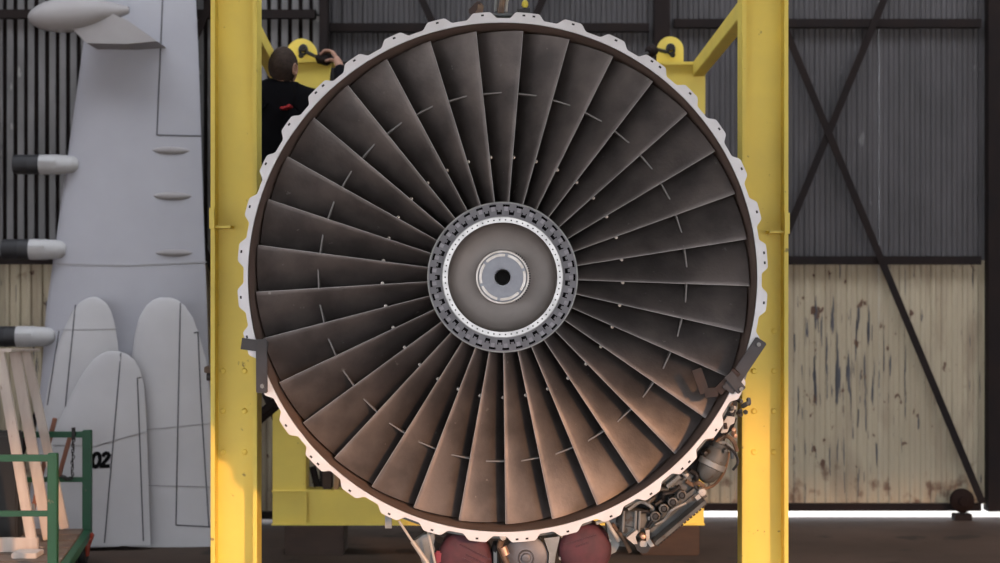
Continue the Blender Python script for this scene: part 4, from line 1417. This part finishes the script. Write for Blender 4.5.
# ------------------------------------------------------------------ green trolley with the white wooden trestle on it
tr = empty('trolley', (-2.85, 2.1, 0), 'green tube-railed trolley with a wooden deck beside the tail surfaces', 'trolley')
YTf, YTr = 1.20, 3.00
fp, rp = P(53, 453, YTf), P(87.3, 430, YTr)
xl_f, xl_r = fp.x - 1.25, rp.x - 1.25
def sq(p, q, w, name, m='green_paint', par=tr):
    return MB().bar(p, q, w, w, up=V((0, 1, 0)) if abs((q - p).normalized().y) < 0.5 else V((0, 0, 1)), bev=0.004).build(name, m, par)
zt_ = fp.z
ztr = rp.z
DZ = 0.20
front_f = sq(V((fp.x, YTf, 0.16)), V((fp.x, YTf, zt_)), 0.048, 'corner_post')
sq(V((rp.x, YTr, 0.16)), V((rp.x, YTr, ztr)), 0.052, 'corner_post')
sq(V((xl_f, YTf, 0.16)), V((xl_f, YTf, zt_)), 0.048, 'corner_post')
sq(V((xl_r, YTr, 0.16)), V((xl_r, YTr, ztr)), 0.052, 'corner_post')
for py, w_ in ((458, 0.034), (513.5, 0.028)):
    z = P(0, py, YTf).z
    sq(V((xl_f + 0.02, YTf, z)), V((fp.x - 0.02, YTf, z)), w_, 'rail')
for py, w_ in ((434.5, 0.036), (479.5, 0.030)):
    z = P(0, py, YTr).z
    sq(V((xl_r + 0.02, YTr, z)), V((rp.x - 0.02, YTr, z)), w_, 'rail')
# deck: boards inside a green edge frame
deck = empty('deck', V((-2.9, 2.1, DZ)) - tr.location)
deck.parent = tr
nb = 7
for i in range(nb):
    f0, f1 = i / nb, (i + 1) / nb - 0.012
    ya, yb = YTf + (YTr - YTf) * f0, YTf + (YTr - YTf) * f1
    def xr(y):
        return fp.x + (rp.x - fp.x) * (y - YTf) / (YTr - YTf) - 0.02
    pts = [(xr(ya) - 1.21, ya), (xr(ya), ya), (xr(yb), yb), (xr(yb) - 1.21, yb)]
    MB().add([(x, y, z) for z in (DZ - 0.03, DZ) for x, y in pts], [(3, 2, 1, 0), (4, 5, 6, 7), (0, 1, 5, 4), (1, 2, 6, 5), (2, 3, 7, 6), (3, 0, 4, 7)]).build('deck_board', 'deck_wood', deck)
sq(V((fp.x, YTf, DZ - 0.035)), V((rp.x, YTr, DZ - 0.035)), 0.05, 'edge_beam')
sq(V((xl_f, YTf, DZ - 0.035)), V((xl_r, YTr, DZ - 0.035)), 0.05, 'edge_beam')
sq(V((xl_f, YTf, DZ - 0.035)), V((fp.x, YTf, DZ - 0.035)), 0.05, 'edge_beam')
sq(V((xl_r, YTr, DZ - 0.035)), V((rp.x, YTr, DZ - 0.035)), 0.05, 'edge_beam')
def caster(x, y, m):
    r = empty('caster', V((x, y, 0.08)) - tr.location)
    r.parent = tr
    b = MB()
    for s_ in (-1, 1):
        b.add([(x + s_ * 0.03 + d, y + yy, z) for d in (-0.004, 0.004) for yy, z in ((-0.06, 0.145), (0.06, 0.145), (0.025, 0.05), (-0.025, 0.05))], [(0, 1, 2, 3), (7, 6, 5, 4), (0, 4, 5, 1), (1, 5, 6, 2), (2, 6, 7, 3), (3, 7, 4, 0)])
    b.box((x - 0.05, y - 0.06, 0.140), (x + 0.05, y + 0.06, 0.150))
    b.build('caster_fork', m, r)
    MB().lathe([(0.001, -0.024), (0.058, -0.024), (0.066, -0.014), (0.066, 0.014), (0.058, 0.024), (0.001, 0.024)], (x, y, 0.066), (1, 0, 0), 20).build('wheel', 'black_rubber', r, 40)
    return r
for f, x_ in ((0.06, 0), (0.06, 1)):
    y = YTf + (YTr - YTf) * f
    caster((fp.x if not x_ else xl_f) - 0.03 + 0.08 * x_, y, 'orange_red')
caster(rp.x + 0.0, YTr - 0.12, 'orange_red')
caster(xl_r + 0.05, YTr - 0.12, 'orange_red')
# orange outrigger plate by the rear corner
q0 = P(84, 545, YTr - 0.05)
pts = [P(79, 562, YTr - 0.08), P(80.5, 545, YTr - 0.08), P(91, 533, YTr - 0.08), P(93.5, 535, YTr - 0.08), P(88, 551, YTr - 0.08), P(85, 561, YTr - 0.08)]
MB().prism([(p.x, p.z) for p in pts], YTr - 0.09, YTr - 0.05).build('outrigger_plate', 'orange_red', tr)
# chain on its hook
ch = MB()
top = P(73.5, 437, YTr - 0.03)
for i in range(15):
    f = i / 14
    p = top.lerp(P(72.0, 477, YTr - 0.03), f) + V((0.004 * math.sin(i * 2), 0, 0))
    vert = i % 2
    ring = [p + (V((math.cos(a) * 0.007, 0, math.sin(a) * 0.014)) if vert else V((0, math.cos(a) * 0.007, math.sin(a) * 0.014))) for a in [2 * PI * k / 8 for k in range(8)]]
    ch.tube(ring, 0.0032, 5, closed=True)
for i in range(6):
    p = P(70 - i * 1.5, 478 + 1.5 * math.sin(i), YTr - 0.035)
    ring = [p + V((math.cos(a) * 0.012, 0.006 * math.sin(a), math.sin(a) * 0.007)) for a in [2 * PI * k / 8 for k in range(8)]]
    ch.tube(ring, 0.0032, 5, closed=True)
ch.build('chain', 'shackle_black', tr)
MB().bar(P(73.5, 440, YTr - 0.03), P(73.5, 427.5, YTr - 0.03), 0.016, 0.02).build('chain_hook', 'shackle_black', tr)

# white timber trestle (A-frame) standing on the deck
ts = empty('wooden_trestle', (-2.85, 2.3, DZ), 'whitewashed timber trestle of leaning bars standing on the green trolley', 'trestle')
legs_ = [((-0.5, 352), (33.0, 548), 2.05, 10), ((15.0, 352), (48.5, 538), 2.45, 10.5), ((26.0, 351), (64.5, 526.5), 2.90, 8.5)]
for (t_, f_, Y, wpx) in legs_:
    a, q = P(t_[0], t_[1], Y), P(f_[0], f_[1], Y)
    q = a + (q - a) * ((a.z - DZ - 0.012) / (a.z - q.z))
    ww = wpx / sc(Y)
    MB().bar(q, a, ww, 0.03, up=V((0, 1, 0)), bev=0.003).build('bar', 'white_wood', ts)
    a2 = V((P(-9, 0, Y).x, Y, a.z))
    q2 = V((2 * a2.x - q.x, Y, q.z))
    MB().bar(q2, a2 + V((-0.0, 0, 0)), ww, 0.03, up=V((0, 1, 0)), bev=0.003).build('bar', 'white_wood', ts)
r0, r1 = P(-3, 351, 2.02), P(23, 351, 2.94)
MB().bar(r0 + V((-0.03, -0.05, 0.004)), r1 + V((-0.03, 0.04, 0.004)), 0.24, 0.016, bev=0.003).build('ridge_board', 'white_wood', ts)
# base boards across the foot
for (py, x1, Y, hpx) in ((543.5, 40, 2.08, 14), (508, 36, 2.75, 10)):
    a = P(x1, py, Y)
    hh = hpx / sc(Y)
    z0 = max(DZ + 0.001, a.z - hh / 2)
    MB().box((a.x - 0.95, Y - 0.06, z0), (a.x, Y - 0.02, z0 + hh), bev=0.004).build('base_board', 'white_wood', ts)
MB().box((P(16, 0, 1.9).x, 1.80, DZ + 0.001), (P(41, 0, 1.9).x, 1.96, DZ + 0.03), bev=0.004).build('wood_offcut', 'white_wood', label='short pale offcut lying flat on the trolley deck', cat='offcut')
cr = empty('dark_crate', (-3.0, 2.6, DZ), 'black crate on the green trolley, half hidden behind the leaning bars', 'crate')
xx0, xx1, yy0, yy1 = P(-60, 0, 2.52).x, P(17, 0, 2.52).x, 2.52, 2.66
MB().box((xx0, yy0, DZ), (xx1, yy1, P(0, 432, 2.52).z), bev=0.01).build('crate_body', 'black_rubber', cr)
MB().box((xx0 - 0.01, yy0 - 0.012, P(0, 440, 2.52).z), (xx1 + 0.01, yy0, P(0, 436, 2.52).z), bev=0.003).build('crate_lip', 'shackle_black', cr)
# two brush-handle like sticks behind the rail
for (a, q, lab) in (((55, 418), (45, 452), 'short reddish wooden stick poking up behind the trolley rail, by the trestle'), ((70, 437), (64, 452), 'short reddish wooden stick poking up behind the trolley rail, by the chain')):
    Y = 3.10
    p0 = P(a[0], a[1], Y)
    p1 = P(q[0], q[1], Y)
    p1 = p0 + (p1 - p0) * (p0.z / (p0.z - p1.z)) * 1.0
    p1.x = p0.x - 0.22
    p1.y = Y + 0.05
    MB().bar(p1, p0, 0.026, 0.02, up=V((0, 1, 0)), bev=0.003).build('wooden_stick', 'stick_red', label=lab, cat='stick')
